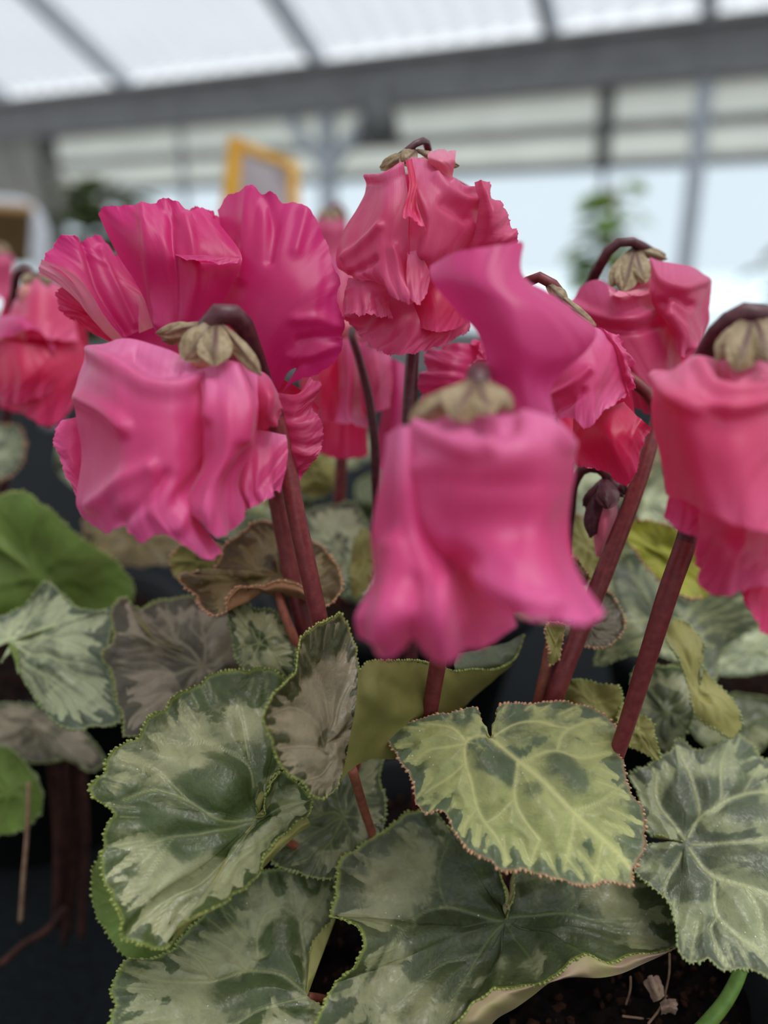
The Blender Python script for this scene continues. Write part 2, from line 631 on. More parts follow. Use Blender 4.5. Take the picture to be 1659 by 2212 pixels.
def leaf(plant, c, bnd, d, top='green', under='olive', bead='lime', slope=(0, -0.00007), label=None, flip=False, veins=7, cup=0.0,
         ruf=0.8, fq=5.0, seed=0, hi=True, slit=True, pucker=0.9, beads=True, bead_px=3.4, dent=1.6, vw=0.018, v0=0.0, vpx=None, pat=(), lob=1.0, vwpx=4.5):
    """polar blade: c = where the stalk joins, bnd = margin (x, y, dz_mm) in order; slit: the margin does not close on itself"""
    rng = np.random.default_rng(seed + 101)
    nt, ns = (64, 300) if hi else (30, 120)
    B = np.array([(q[0], q[1], (q[2] if len(q) > 2 else 0.0)) for q in bnd], float)
    Bs = crspline(B, ns) if slit else crspline(B, ns, closed=True)
    s = np.linspace(0, 1, ns)
    teeth = noise1(s, rng, 55, 2) * 0.009 + noise1(s, rng, 17, 2) * 0.014 + noise1(s, rng, 7, 2) * 0.018 * lob
    t = np.linspace(0.0, 1.0, nt) ** 0.85
    T = t[:, None]
    off = (Bs[:, :2] - np.array(c[:2]))
    R = np.sqrt((off ** 2).sum(1)).mean()
    k = 1 + teeth[None, :] * sstep(0.8, 1, T)
    X = c[0] + off[None, :, 0] * T * k
    Y = c[1] + off[None, :, 1] * T * k
    q = np.stack([(X - c[0]) / R, (Y - c[1]) / R], -1)
    dz = Bs[None, :, 2] * T ** 2
    dz = dz + cup * T ** 2
    D = d + slope[0] * (X - c[0]) + slope[1] * (Y - c[1]) + dz / 1000.0
    # veins
    segs = []
    ks = (np.arange(veins) + 0.5) / veins if slit else (np.arange(veins) + v0) / veins

    def bq(sv, tv):
        sv = sv if slit else sv % 1.0
        sv = np.clip(sv, 0, 1)
        i = sv * (ns - 1)
        i0 = int(min(ns - 2, math.floor(i)))
        f = i - i0
        return (off[i0] * (1 - f) + off[i0 + 1] * f) * tv / R
    dl = 1.0 / veins
    if vpx:
        ks = []
        for poly in vpx:
            w_, pl = poly[0], np.array(poly[1:], float)
            pl = (crspline(pl, 3 * len(pl)) - np.array(c[:2])) / R
            for a, b in zip(pl[:-1], pl[1:]):
                segs.append((a, b, w_, w_))
        rf = np.random.default_rng(seed + 777)
        for k_ in range(34):
            sv = (k_ + rf.uniform(0.1, 0.9)) / 34
            t0_ = rf.uniform(0.74, 0.88)
            segs.append((bq(sv, t0_), bq(sv + rf.uniform(-0.008, 0.008), rf.uniform(0.93, 0.99)), 0.22, 0.22))
    for kk in ks:
        kk = kk + rng.uniform(-0.12, 0.12) * dl
        jj = rng.uniform(-0.06, 0.06) * dl
        pts = [(kk, 0.0, 1.0), (kk + jj, 0.3, 0.85), (kk - jj, 0.6, 0.65), (kk, 0.93, 0.35)]
        for a, b in zip(pts[:-1], pts[1:]):
            segs.append((bq(a[0], a[1]), bq(b[0], b[1]), a[2], b[2]))
        for sg in (-1, 1):
            t0 = rng.uniform(0.34, 0.5)
            p0, p1, p2 = (kk, t0, 0.6), (kk + sg * dl * 0.24, t0 + 0.2, 0.5), (kk + sg * dl * 0.36, 0.9, 0.3)
            for a, b in ((p0, p1), (p1, p2)):
                segs.append((bq(a[0], a[1]), bq(b[0], b[1]), a[2], b[2]))
            t1 = rng.uniform(0.6, 0.72)
            if rng.random() < 0.35:
                segs.append((bq(kk, t1), bq(kk + sg * dl * 0.16, 0.93), 0.35, 0.25))
            if rng.random() < 0.6:
                segs.append((bq(kk + sg * dl * 0.24, t0 + 0.2), bq(kk + sg * dl * 0.5, min(0.94, t0 + 0.42)), 0.35, 0.2))
    qs = q
    wa_ = rng.uniform(0, 6.28, 6)
    q = q + (0.012 if vpx else 0.045) * np.stack([np.sin(5.1 * q[..., 1] + wa_[0]) + 0.6 * np.sin(11 * q[..., 1] + 6 * q[..., 0] + wa_[1]), np.sin(4.7 * q[..., 0] + wa_[2]) + 0.6 * np.sin(12 * q[..., 0] - 5 * q[..., 1] + wa_[3])], -1) * sstep(0.02, 0.35, T)[..., None]
    V = np.zeros(q.shape[:2])
    dm = np.full(q.shape[:2], 9.0)
    for a, b, wa, wb in segs:
        ab = b - a
        h = np.clip(((q - a) @ ab) / (ab @ ab + 1e-9), 0, 1)
        ds = np.sqrt(((q - a - h[..., None] * ab) ** 2).sum(-1))
        ww = (wa + (wb - wa) * h) * vw * 1.6 if not vpx else (0.35 + 0.65 * wa) * vwpx / R
        V = np.maximum(V, np.exp(-(ds / ww) ** 2) * (0.55 + 0.45 * (wa + (wb - wa) * h)))
        dm = np.minimum(dm, ds)
    P = unproj(np.stack([X, Y, D], -1))
    N = grid_normals(P)
    N[0] = N[1]
    if ((CAM - P) * N).sum(-1).mean() < 0:
        N = -N
        rev = True
    else:
        rev = False
    up = -1.0 if flip else 1.0
    bul = (1 - np.exp(-(dm / 0.10) ** 2))
    disp = up * pucker * (bul - 0.4) * sstep(0.02, 0.2, T) * (1 - 0.4 * T)
    dn = np.zeros(q.shape[:2])
    for k_ in range(7):
        th_ = rng.uniform(0, 6.28)
        fr_ = rng.uniform(2.2, 6.5)
        dn += np.sin(fr_ * (qs[..., 0] * math.cos(th_) + qs[..., 1] * math.sin(th_)) + rng.uniform(0, 6.28)) / (fr_ / 2.5)
    disp = disp + dent * dn * 0.55 * sstep(0.05, 0.3, T)
    disp = disp + ruf * T ** 3 * noise1(s, rng, fq * 0.6, 2)[None, :] + ruf * 0.35 * T ** 6 * noise1(s, rng, fq * 2.2, 2)[None, :]
    if not slit:
        # fade so that the seam closes
        fade = sstep(0, 0.04, s) * sstep(0, 0.04, 1 - s)
        disp = disp * fade[None, :]
    P = P + N * (disp / 1000.0)[..., None]
    N = grid_normals(P)
    N[0] = N[1]
    if ((CAM - P) * N).sum(-1).mean() < 0:
        N = -N
    th = 0.00045
    A, Bk = P + N * th / 2, P - N * th / 2
    wrap = not slit
    f1 = grid_faces(nt, ns, 0, wrap)
    n0 = nt * ns
    f2 = grid_faces(nt, ns, n0, wrap)
    if rev:
        f1 = f1[:, ::-1]
    else:
        f2 = f2[:, ::-1]
    e = (nt - 1) * ns + np.arange(ns - (0 if wrap else 1))
    e2 = (nt - 1) * ns + (np.arange(ns - (0 if wrap else 1)) + 1) % ns
    rim = np.stack([e, e2, e2 + n0, e + n0], -1)
    if wrap:
        rims = [rim]
    else:
        i = np.arange(nt - 1)
        sl1 = np.stack([i * ns, (i + 1) * ns, (i + 1) * ns + n0, i * ns + n0], -1)
        sl2 = np.stack([i * ns + ns - 1, (i + 1) * ns + ns - 1, (i + 1) * ns + ns - 1 + n0, i * ns + ns - 1 + n0], -1)
        rims = [rim, sl1, sl2]
    F = np.concatenate([f1, f2] + rims)
    nr = sum(len(r) for r in rims)
    mi = np.concatenate([np.full(len(f1), 1 if flip else 0), np.full(len(f2), 0 if flip else 1), np.full(nr, 2)])
    at = {}
    rd = np.broadcast_to(T, q.shape[:2])
    fk = np.exp(-(dm / 0.05) ** 2)
    pt = np.zeros(q.shape[:2])
    for (bx, by, br, bv) in pat:
        pt += bv * np.exp(-(((X - bx) ** 2 + (Y - by) ** 2) / br ** 2) ** 1.5)
    for nm, arr in (('vein', V), ('rad', rd), ('fork', fk), ('pat', pt)):
        at[nm] = np.concatenate([np.ravel(arr), np.ravel(arr)])
    o = mesh_obj('leaf', np.concatenate([A.reshape(-1, 3), Bk.reshape(-1, 3)]), F, [LEAF[top], UNDER[under], BEAD[bead]], plant, at, mi)
    EDGE[o.name] = P[-1].copy()
    if label:
        o['label'] = label
    if beads:
        E = P[-1]
        seg = np.linalg.norm(np.diff(E, axis=0), axis=1)
        cs = np.concatenate([[0], np.cumsum(seg)])
        r0 = bead_px * d / FPX
        g = Geo()
        iv, jf = ico()
        x = 0.0
        while x < cs[-1]:
            j = min(len(E) - 2, int(np.searchsorted(cs, x, side='right') - 1))
            f = (x - cs[j]) / (seg[j] + 1e-12)
            p = E[j] * (1 - f) + E[j + 1] * f
            od = P[-1, j] - P[-3, j]
            od = od / (np.linalg.norm(od) + 1e-9)
            rr = r0 * rng.uniform(0.55, 1.25)
            vv = iv * rr
            vv = vv + od[None, :] * (iv @ od)[:, None] * rr * 0.6
            g.add(p + od * rr * rng.uniform(-0.3, 0.3) + vv, jf)
            x += r0 * rng.uniform(1.9, 4.2)
        if g.n:
            g.build('leaf_margin', BEAD[bead], o)
    return o


def bead_line(parent, pts, d, bead, px=3.4, seed=0):
    rng = np.random.default_rng(seed)
    a = np.array([(q[0], q[1], d + (q[2] if len(q) > 2 else 0) / 1000.0) for q in pts], float)
    E = unproj(crspline(a, 240))
    seg = np.linalg.norm(np.diff(E, axis=0), axis=1)
    cs = np.concatenate([[0], np.cumsum(seg)])
    g = Geo()
    iv, jf = ico()
    r0 = px * d / FPX
    x = 0.0
    while x < cs[-1]:
        p = np.array([np.interp(x, cs, E[:, k]) for k in range(3)])
        rr = r0 * rng.uniform(0.6, 1.25)
        g.add(p + iv * rr * np.array([1, 1, 1.3]), jf)
        x += r0 * rng.uniform(1.6, 2.8)
    return g.build('leaf_margin', BEAD[bead], parent)


def curl(leaf_o, top_row, low_row, d, under, bead, seed=0):
    """the underside seen below a turned-up margin: hangs from the blade's own edge down to the fold line"""
    E = EDGE[leaf_o.name]
    v = E - CAM
    dep = v @ FWD
    px = np.stack([CX + FPX * (v @ RIGHT) / dep, CY - FPX * (v @ UP) / dep, dep], -1)
    a = int(np.argmin(((px[:, :2] - np.array(top_row[0][:2])) ** 2).sum(1)))
    b = int(np.argmin(((px[:, :2] - np.array(top_row[-1][:2])) ** 2).sum(1)))
    sl = px[a:b + 1] if a < b else px[b:a + 1][::-1]
    sl = sl[np.linspace(0, len(sl) - 1, 40).astype(int)]
    top = [(q[0], q[1], (q[2] - d) * 1000 + 0.3) for q in sl]
    low = crspline(np.array([(q[0], q[1], q[2]) for q in low_row], float), 40)
    mid = [((t[0] + l[0]) / 2, (t[1] + l[1]) / 2 + 1, min(t[2], l[2]) - 0.8) for t, l in zip(top, low)]
    return petal([[tuple(q) for q in low], mid, top], d, UNDER[under], leaf_o, ruf=0.0, fq=3, fr=0.0, seed=seed, nu=120, nv=20, name='turned_edge', wr=0.0)


def stalk(leaf_o, pts, rad_px, mat=None):
    return stem(pts, rad_px, leaf_o, mat or STALK, 'leaf_stalk', 30, 10)


# ------------------------------------------------------------------ the greenhouse
dirv = ray(1520, 1370)
dirv = dirv / np.linalg.norm(dirv)                    # down along the rafters, away from the viewer
HD = np.array([dirv[0], dirv[1], 0.0])
HD /= np.linalg.norm(HD)                              # level, into the far wall
WT = np.array([HD[1], -HD[0], 0.0])                   # along the wall, to the right
W0 = CAM + ray(829, 150) * 4.6


def onwall(px, py, off=0.0):
    r = ray(px, py)
    k = ((W0 + HD * off - CAM) @ HD) / (r @ HD)
    return CAM + r * k


def wz(px, py, off=0.0):
    return onwall(px, py, off)[2]


def ws(px, py, off=0.0):
    return (onwall(px, py, off) - W0) @ WT


def wp(s, z, off=0.0):
    p = W0 + WT * s + HD * off
    return np.array([p[0], p[1], z])


M_FLOOR = plain_mat('concrete', (120, 118, 112), 0.85, 0.2, 6, (96, 95, 90), 0.3, 0.01)
M_STEEL = plain_mat('painted_grey_steel', (136, 136, 138), 0.6, 0.2, 9, (122, 122, 124))
M_POST = plain_mat('pale_grey_steel', (186, 192, 202), 0.5, 0.3, 9, (170, 176, 186))
M_DARKSTEEL = plain_mat('dark_grey_steel', (96, 98, 98), 0.5, 0.3, 9, (84, 86, 86))
M_BLACK = plain_mat('black_plastic', (16, 18, 20), 0.7, 0.15, 60, (14, 16, 18), 0.2, 0.001)
M_MAT = plain_mat('black_bench_fabric', (20, 24, 26), 0.9, 0.1, 200, (12, 15, 17), 0.4, 0.001)


def sheet_mat(name, tint, tcol, fac):
    m = NT(name)
    tr = m.n('ShaderNodeBsdfTransparent')
    tr.inputs['Color'].default_value = tint
    tl = m.n('ShaderNodeBsdfTranslucent')
    nz = m.noise(3.0, 3.0)
    m.l(m.mix(m.ss(nz, 0.3, 0.7), tcol, tuple(x * 0.9 for x in tcol[:3]) + (1,)), tl.inputs['Color'])
    mx = m.n('ShaderNodeMixShader')
    mx.inputs[0].default_value = fac
    m.l(tr.outputs[0], mx.inputs[1])
    m.l(tl.outputs[0], mx.inputs[2])
    m.l(mx.outputs[0], m.out.inputs['Surface'])
    return m.m


M_ROOF = sheet_mat('milky_roof_sheet', (0.62, 0.64, 0.67, 1), (0.36, 0.37, 0.385, 1), 0.45)
M_FROST = sheet_mat('cream_frosted_glazing', (0.74, 0.75, 0.72, 1), (0.80, 0.81, 0.77, 1), 0.6)
M_GLASS = sheet_mat('window_glass', (0.82, 0.86, 0.88, 1), (0.6, 0.65, 0.7, 1), 0.06)

zt, zb = wz(829, 140), wz(829, 226)                   # top and bottom of the gutter beam
S0, S1 = -7.0, 5.0

floor = Geo()
floor.box((0, 2, -0.05), 24, 24, 0.1)
tag(floor.build('floor', M_FLOOR, smooth=False), kind='structure')
grd = Geo()
grd.box((0, 40, -0.2), 160, 90, 0.1)
tag(grd.build('ground', plain_mat('pale_outdoor_paving', (206, 212, 218), 0.9, 0.1, 2, (190, 200, 204)), smooth=False), kind='structure')

wall = empty('wall_back', tuple(wp(0, 0)), kind='structure')
g = Geo()
g.beam(wp(S0, (zt + zb) / 2), wp(S1, (zt + zb) / 2), 0.16, zt - zb)
g.beam(wp(S0, zt + 0.01, -0.02), wp(S1, zt + 0.01, -0.02), 0.26, 0.03)
g.beam(wp(S0, zb - 0.01, -0.02), wp(S1, zb - 0.01, -0.02), 0.24, 0.03)
g.build('gutter_beam', M_STEEL, wall, smooth=False)
zr1, zr2 = wz(1200, 284), wz(1200, 362)
for z, h, m in ((zr1, 0.045, M_STEEL), (zr2, 0.05, M_STEEL)):
    g = Geo()
    g.beam(wp(S0, z), wp(S1, z), 0.06, h)
    g.build('rail', m, wall, smooth=False)
post_px = [(-420, 300), (110, 300), (715, 300), (1310, 280), (1515, 280), (2000, 280)]
post_s = [ws(*p) for p in post_px]
for k, s in enumerate(post_s):
    g = Geo()
    w = [0.1, 0.1, 0.085, 0.075, 0.085, 0.1][k]
    zlo = 0.0 if k != 3 else zr2
    g.beam(wp(s, zlo, -0.05), wp(s, zb, -0.05), w, w, up=HD)
    g.build('post', M_POST if k in (2, 4) else M_DARKSTEEL, wall, smooth=False)
# braces under the beam beside the middle post
for sx, dx in ((1, 0.34), (-1, 0.3)):
    g = Geo()
    s = post_s[2]
    g.beam(wp(s, zb - 0.36, -0.05), wp(s + sx * dx, zb - 0.01, -0.05), 0.06, 0.07, up=HD)
    g.build('brace', M_POST, wall, smooth=False)
# frosted clerestory lights above, clear windows below, one pane for each bay
edges = [S0] + sorted(post_s) + [S1]
pane_edges = []
for a, b in zip(edges[:-1], edges[1:]):
    n = max(1, round((b - a) / 1.3))
    pane_edges += [(a + (b - a) * i / n, a + (b - a) * (i + 1) / n) for i in range(n)]
sill = 0.75
for a, b in pane_edges:
    for lo, hi, m in ((zr1 + 0.02, zb - 0.02, M_FROST), (zr2 + 0.02, zr1 - 0.02, M_FROST)):
        g = Geo()
        g.beam(wp(a + 0.015, (lo + hi) / 2, 0.02), wp(b - 0.015, (lo + hi) / 2, 0.02), 0.006, hi - lo)
        g.build('frosted_pane', m, wall, smooth=False)
    g = Geo()
    lo, hi = sill, zr2 - 0.02
    g.beam(wp(a + 0.015, (lo + hi) / 2, 0.02), wp(b - 0.015, (lo + hi) / 2, 0.02), 0.006, hi - lo)
    g.build('window_pane', M_GLASS, wall, smooth=False)
    g = Geo()
    g.beam(wp(b, sill, 0.02), wp(b, zb, 0.02), 0.035, 0.035, up=HD)
    g.build('glazing_bar', M_POST, wall, smooth=False)
g = Geo()
g.beam(wp(S0, sill / 2), wp(S1, sill / 2), 0.12, sill)
g.build('plinth', M_STEEL, wall, smooth=False)
# solid grey panel in the far bay, with its slanting edge
sA = ws(-500, 340)
g = Geo()
v = [wp(sA, zr2 - 0.25, -0.1), wp(ws(215, 425), zr2 - 0.25, -0.1), wp(ws(95, 310), zb, -0.1), wp(sA, zb, -0.1)]
v = [np.array(q) for q in v]
g.add(v + [q + HD * 0.04 for q in v], [[0, 1, 2, 3], [7, 6, 5, 4], [0, 4, 5, 1], [1, 5, 6, 2], [2, 6, 7, 3], [3, 7, 4, 0]])
g.build('gable_panel', plain_mat('grey_board', (150, 148, 142), 0.7, 0.2, 5, (136, 134, 128)), wall, smooth=False)

for nm, a_, b_, oo in (('wall_front', S0 - 1, S1 + 1, -9.6),):
    g = Geo()
    g.beam(wp(a_, sill / 2, oo), wp(b_, sill / 2, oo), 0.12, sill)
    w_ = empty(nm, tuple(wp(0, 0, oo)), kind='structure')
    g.build('plinth', M_STEEL, w_, smooth=False)
    g = Geo()
    g.beam(wp(a_, (sill + zb) / 2, oo), wp(b_, (sill + zb) / 2, oo), 0.01, zb - sill)
    g.build('frosted_glazing', M_FROST, w_, smooth=False)
for nm, s_ in (('wall_left', S0), ('wall_right', S1)):
    w_ = empty(nm, tuple(wp(s_, 0, -4.8)), kind='structure')
    g = Geo()
    g.beam(wp(s_, sill / 2, 0), wp(s_, sill / 2, -9.6), 0.12, sill)
    g.build('plinth', M_STEEL, w_, smooth=False)
    g = Geo()
    g.beam(wp(s_, (sill + zb) / 2, 0), wp(s_, (sill + zb) / 2, -9.6), 0.01, zb - sill)
    g.build('frosted_glazing', M_FROST, w_, smooth=False)

ceil = empty('ceiling', tuple(wp(0, zt)), kind='structure')
UPD = -dirv
ridge = 6.2
raf_s = sorted([ws(x, 150 + 0.06 * (829 - x) * 0) for x in (270, 690, 1190, 1520)])
raf_s = [raf_s[0] - 2.4, raf_s[0] - 1.2] + raf_s + [raf_s[-1] + 0.9, raf_s[-1] + 1.8]
roofn = np.cross(WT, UPD)
roofn = roofn if roofn[2] > 0 else -roofn
UPD2 = np.array([UPD[0], UPD[1], -UPD[2]])
roofn2 = np.array([-roofn[0], -roofn[1], roofn[2]])


def roof_side(org, ud, rn, L):
    for s in raf_s:
        g = Geo()
        a = org(s) + rn * 0.03
        g.beam(a, a + ud * L, 0.075, 0.09, up=rn)
        g.build('rafter', M_POST, ceil, smooth=False)  # pale post steel: bloom of the bright roof put into the rafter colour
    for q in (0.33, 0.66, 1.0):
        g = Geo()
        g.beam(org(raf_s[0]) + ud * L * q + rn * 0.1, org(raf_s[-1]) + ud * L * q + rn * 0.1, 0.06, 0.06, up=rn)
        g.build('purlin', M_STEEL, ceil, smooth=False)
    for a, b in zip(raf_s[:-1], raf_s[1:]):
        nu = int((b - a) / 0.018)
        x = np.linspace(a, b, nu)
        z = 0.10 + 0.022 * np.sin(2 * math.pi * x / 0.16)
        V = []
        for k in range(9):
            for i in range(nu):
                V.append(org(x[i]) + ud * L * k / 8 + rn * z[i])
        g = Geo()
        g.add(V, grid_faces(9, nu))
        g.build('roof_sheet', M_ROOF, ceil)


roof_side(lambda s: wp(s, zt + 0.02), UPD, roofn, ridge)
roof_side(lambda s: wp(s, zt + 0.02) + UPD * ridge, UPD2, roofn2, ridge)

# ------------------------------------------------------------------ bench and things behind the flowers
BZ = 0.835
bench = empty('bench', (0.3, 0.9, 0.0), 'long bench with black fabric top under the potted cyclamens', 'bench')
g = Geo()
g.box((0.2, 0.95, BZ - 0.02), 4.0, 2.6, 0.04)
g.build('bench_top', M_MAT, bench, smooth=False)
for x in (-1.6, 2.0):
    for y in (-0.2, 2.1):
        g = Geo()
        g.box((x, y, (BZ - 0.04) / 2), 0.06, 0.06, BZ - 0.04)
        g.build('leg', M_STEEL, bench, smooth=False)

# the sign: yellow frame, lilac-grey paper with two lines of writing
sg = [(497, 293, 0.86), (640, 352, 1.00), (648, 560, 1.00), (470, 560, 0.86)]
Q = unproj(np.array(sg))
exv = Q[1] - Q[0]
eyv = Q[3] - Q[0]
nrm = np.cross(exv, eyv)
nrm /= np.linalg.norm(nrm)
if nrm @ (CAM - Q[0]) < 0:
    nrm = -nrm
sign = empty('sign', tuple((Q[2] + Q[3]) / 2 * np.array([1, 1, 0]) + np.array([0, 0, BZ])), 'yellow framed sign with grey paper standing behind the magenta flower', 'sign')
M_YEL = plain_mat('yellow_plastic', (228, 168, 36), 0.5, 0.35, 40, (216, 152, 30))
M_PAPER = plain_mat('lilac_grey_paper', (176, 164, 168), 0.8, 0.2, 60, (166, 154, 158))
M_INK = plain_mat('grey_ink', (92, 82, 84), 0.8, 0.2)


def sq(u, v, off=0.0):
    p = (Q[0] * (1 - u) + Q[1] * u) * (1 - v) + (Q[3] * (1 - u) + Q[2] * u) * v
    return p + nrm * off


def slab(u0, v0, u1, v1, o0, o1):
    a = [sq(u0, v0, o1), sq(u1, v0, o1), sq(u1, v1, o1), sq(u0, v1, o1), sq(u0, v0, o0), sq(u1, v0, o0), sq(u1, v1, o0), sq(u0, v1, o0)]
    gg = Geo()
    gg.add(a, [[0, 1, 2, 3], [7, 6, 5, 4], [0, 4, 5, 1], [1, 5, 6, 2], [2, 6, 7, 3], [3, 7, 4, 0]])
    return gg


slab(0.0, 0.0, 1.0, 1.0, -0.002, 0.0).build('paper', M_PAPER, sign, smooth=False)
fr_ = []
for r in ((0, 0, 1, 0.09), (0, 0.91, 1, 1), (0, 0.09, 0.15, 0.91), (0.85, 0.09, 1, 0.91)):
    slab(r[0], r[1], r[2], r[3], -0.003, 0.003).build('frame_bar', M_YEL, sign, smooth=False)
rs = random.Random(4)
for line, (v0, v1) in enumerate(((0.17, 0.29), (0.40, 0.52))):
    gg = Geo()
    u = 0.22
    while u < 0.78:
        w = rs.uniform(0.025, 0.05)
        for (a0, b0, a1, b1) in ((u, v0, u + 0.014, v1), (u, rs.uniform(v0, v1 - 0.03), u + w, rs.uniform(v0, v1 - 0.03) + 0.022)):
            b1 = max(b1, b0 + 0.02)
            s_ = slab(a0, b0, a1, b1, 0.0, 0.0012)
            gg.add(s_.v[0], s_.f[0])
        u += w + 0.016
    gg.build('written_line', M_INK, sign, smooth=False)
gg = Geo()
pb = (Q[2] + Q[3]) / 2 - nrm * 0.006
gg.tube([pb + (Q[0] - Q[3]) * 0.4, pb, np.array([pb[0], pb[1], BZ])], 0.006, 10)
gg.build('stake', M_YEL, sign)


def simple_leaf_geo(g, p, ax, n, L, W):
    ax = ax / np.linalg.norm(ax)
    sd = np.cross(ax, n)
    sd /= np.linalg.norm(sd) + 1e-9
    nn = np.cross(sd, ax)
    rows = []
    for t, w in ((0, .08), (.25, .75), (.5, 1), (.75, .7), (1, .05)):
        c = p + ax * L * t - nn * L * 0.25 * t * t
        for u in (-1, -0.5, 0, 0.5, 1):
            rows.append(c + sd * W * w * u + nn * 0.18 * W * abs(u) * w)
    g.add(rows, grid_faces(5, 5))


def leafy(name, x, y, z0, z1, wid, L, n, mat, label, cat, seed, pot=True, shape='column'):
    rng = np.random.default_rng(seed)
    root = empty(name, (x, y, z0), label, cat)
    base = z0
    if pot:
        g = Geo()
        prof = [(0.09, 0), (0.12, 0.2), (0.128, 0.2), (0.128, 0.235), (0.115, 0.235), (0.11, 0.2)]
        V = [np.array([x + r * math.cos(a), y + r * math.sin(a), z0 + h]) for r, h in prof for a in np.linspace(0, 2 * math.pi, 24, endpoint=False)]
        g.add(V, grid_faces(len(prof), 24, wrap=True))
        g.build('pot', M_BLACK, root)
        base = z0 + 0.15
    g = Geo()
    g.tube([(x, y, base), (x + 0.02, y, (base + z1) / 2), (x, y, z1)], [0.014, 0.006], 8, 12)
    g.build('trunk', STALK, root)
    for k in range(n):
        q = rng.random() ** 0.8
        z = z1 - q * (min(0.55, z1 - base) if shape == 'column' else (z1 - base) * 0.9)
        a = rng.uniform(0, 2 * math.pi)
        rr = wid * (0.25 + 0.75 * min(1, q * 2.2)) * rng.uniform(0.1, 1) if shape == 'column' else wid * math.sqrt(max(0.05, 1 - (2 * q - 1) ** 2)) * rng.uniform(0.2, 1)
        p = np.array([x + rr * 0.6 * math.cos(a), y + rr * 0.6 * math.sin(a), z])
        ax = np.array([math.cos(a), math.sin(a), rng.uniform(-0.4, 0.6)])
        g = Geo()
        simple_leaf_geo(g, p, ax, np.array([0, 0, 1.0]), L * rng.uniform(0.7, 1.2), L * 0.42 * rng.uniform(0.8, 1.2))
        g.build('leaf', mat, root)
    return root


def green_mat(name, a, b, tc):
    m = NT(name)
    nz = m.noise(14.0, 3.0)
    c = m.mix(m.ss(nz, 0.3, 0.7), lin(a), lin(b))
    m.l(c, m.p.inputs['Base Color'])
    m.p.inputs['Roughness'].default_value = 0.5
    translucent_out(m, c, lin(tc), 0.4)
    return m.m


M_FOL = green_mat('fresh_green_foliage', (120, 150, 70), (90, 124, 56), (160, 190, 80))
M_DFOL = green_mat('dull_olive_foliage', (86, 96, 66), (70, 80, 56), (96, 110, 64))
pp = CAM + ray(1330, 400) * 2.4
leafy('climbing_plant', pp[0], pp[1], 0.0, pp[2] + 0.0, 0.12, 0.11, 130, M_FOL, 'slender tall green plant in front of the bright window', 'plant', 5)
pp = CAM + ray(1720, 600) * 2.2
leafy('shrub', pp[0], pp[1], 0.0, pp[2] + 0.12, 0.22, 0.12, 60, M_DFOL, 'dark green shrub by the window beyond the flower at the edge', 'plant', 6, True, 'ball')
pp = CAM + ray(225, 455) * 2.6
leafy('olive_shrub', pp[0], pp[1], 0.0, pp[2] + 0.10, 0.30, 0.15, 280, M_DFOL, 'olive green shrub blurred behind the magenta flower', 'plant', 7, True, 'ball')
# pale bent pipe and a tan pot at the far side of the bench
pp = [(92, 760, 1.5), (90, 560, 1.5), (84, 490, 1.5), (58, 452, 1.5), (10, 444, 1.5), (-90, 446, 1.5)]
g = Geo()
P_ = unproj(np.array(pp, float))
P_[0][2] = BZ
g.tube(P_, 0.017, 14, 40)
tag(g.build('pipe', plain_mat('pale_grey_pipe', (196, 198, 206), 0.4, 0.4, 30, (184, 186, 194))), 'pale grey bent pipe rising behind the flowers', 'pipe')
pc = unproj(np.array([12.0, 505.0, 1.3]))
tanpot = empty('hanging_pot', (pc[0], pc[1], pc[2]), 'tan pot hanging in front of the pale bent pipe', 'pot')
g = Geo()
prof = [(0.0, -0.05), (0.032, -0.05), (0.045, 0.03), (0.05, 0.03), (0.05, 0.045), (0.043, 0.045), (0.038, 0.02), (0.0, 0.02)]
V = [np.array([pc[0] + r * math.cos(a), pc[1] + r * math.sin(a), pc[2] + h]) for r, h in prof for a in np.linspace(0, 2 * math.pi, 24, endpoint=False)]
g.add(V, grid_faces(len(prof), 24, wrap=True))
g.build('pot_body', plain_mat('tan_clay', (176, 140, 96), 0.7, 0.2, 40, (160, 124, 84)), tanpot)
for k in range(3):
    a = k * 2.094 + 0.4
    g = Geo()
    g.tube([pc + np.array([0.046 * math.cos(a), 0.046 * math.sin(a), 0.04]), pc + np.array([0, 0, 0.22]), pc + np.array([0, 0, 1.6])], 0.0015, 6)
    g.build('hanging_wire', M_STEEL, tanpot)
# dark fixture under the gutter beam
fx = onwall(818, 262, -0.15)
g = Geo()
prof = [(0.0, 0.2), (0.03, 0.2), (0.04, 0.13), (0.10, 0.06), (0.13, -0.08), (0.12, -0.09), (0.0, -0.05)]
V = [fx + np.array([r * math.cos(a), r * math.sin(a), h]) for r, h in prof for a in np.linspace(0, 2 * math.pi, 24, endpoint=False)]
g.add(V, grid_faces(len(prof), 24, wrap=True))
tag(g.build('hanging_lamp', M_DARKSTEEL), 'dark grey lamp hanging under the gutter beam above the tall flower', 'lamp')


# ------------------------------------------------------------------ potted cyclamens
SOILZ = CAM[2] - 0.212
M_SOIL = plain_mat('dark_peat', (26, 19, 16), 0.95, 0.05, 160, (14, 11, 11), 0.9, 0.004)
M_BARK = plain_mat('brown_bark_crumb', (58, 36, 26), 0.95, 0.05, 300, (32, 22, 18), 0.6, 0.002)
M_STRAW = plain_mat('dry_straw', (150, 122, 100), 0.7, 0.2, 300, (128, 98, 78), 0.3, 0.001)
M_DEADP = plain_mat('dried_pale_petal', (176, 148, 128), 0.8, 0.15, 400, (140, 112, 96), 0.5, 0.001)
M_GSTALK = plain_mat('fresh_green_stalk', (124, 158, 72), 0.45, 0.4, 300, (104, 140, 60), 0.2, 0.0004)
M_DBROWN = plain_mat('dead_brown_stalk', (66, 40, 34), 0.85, 0.15, 200, (44, 28, 26), 0.5, 0.001)


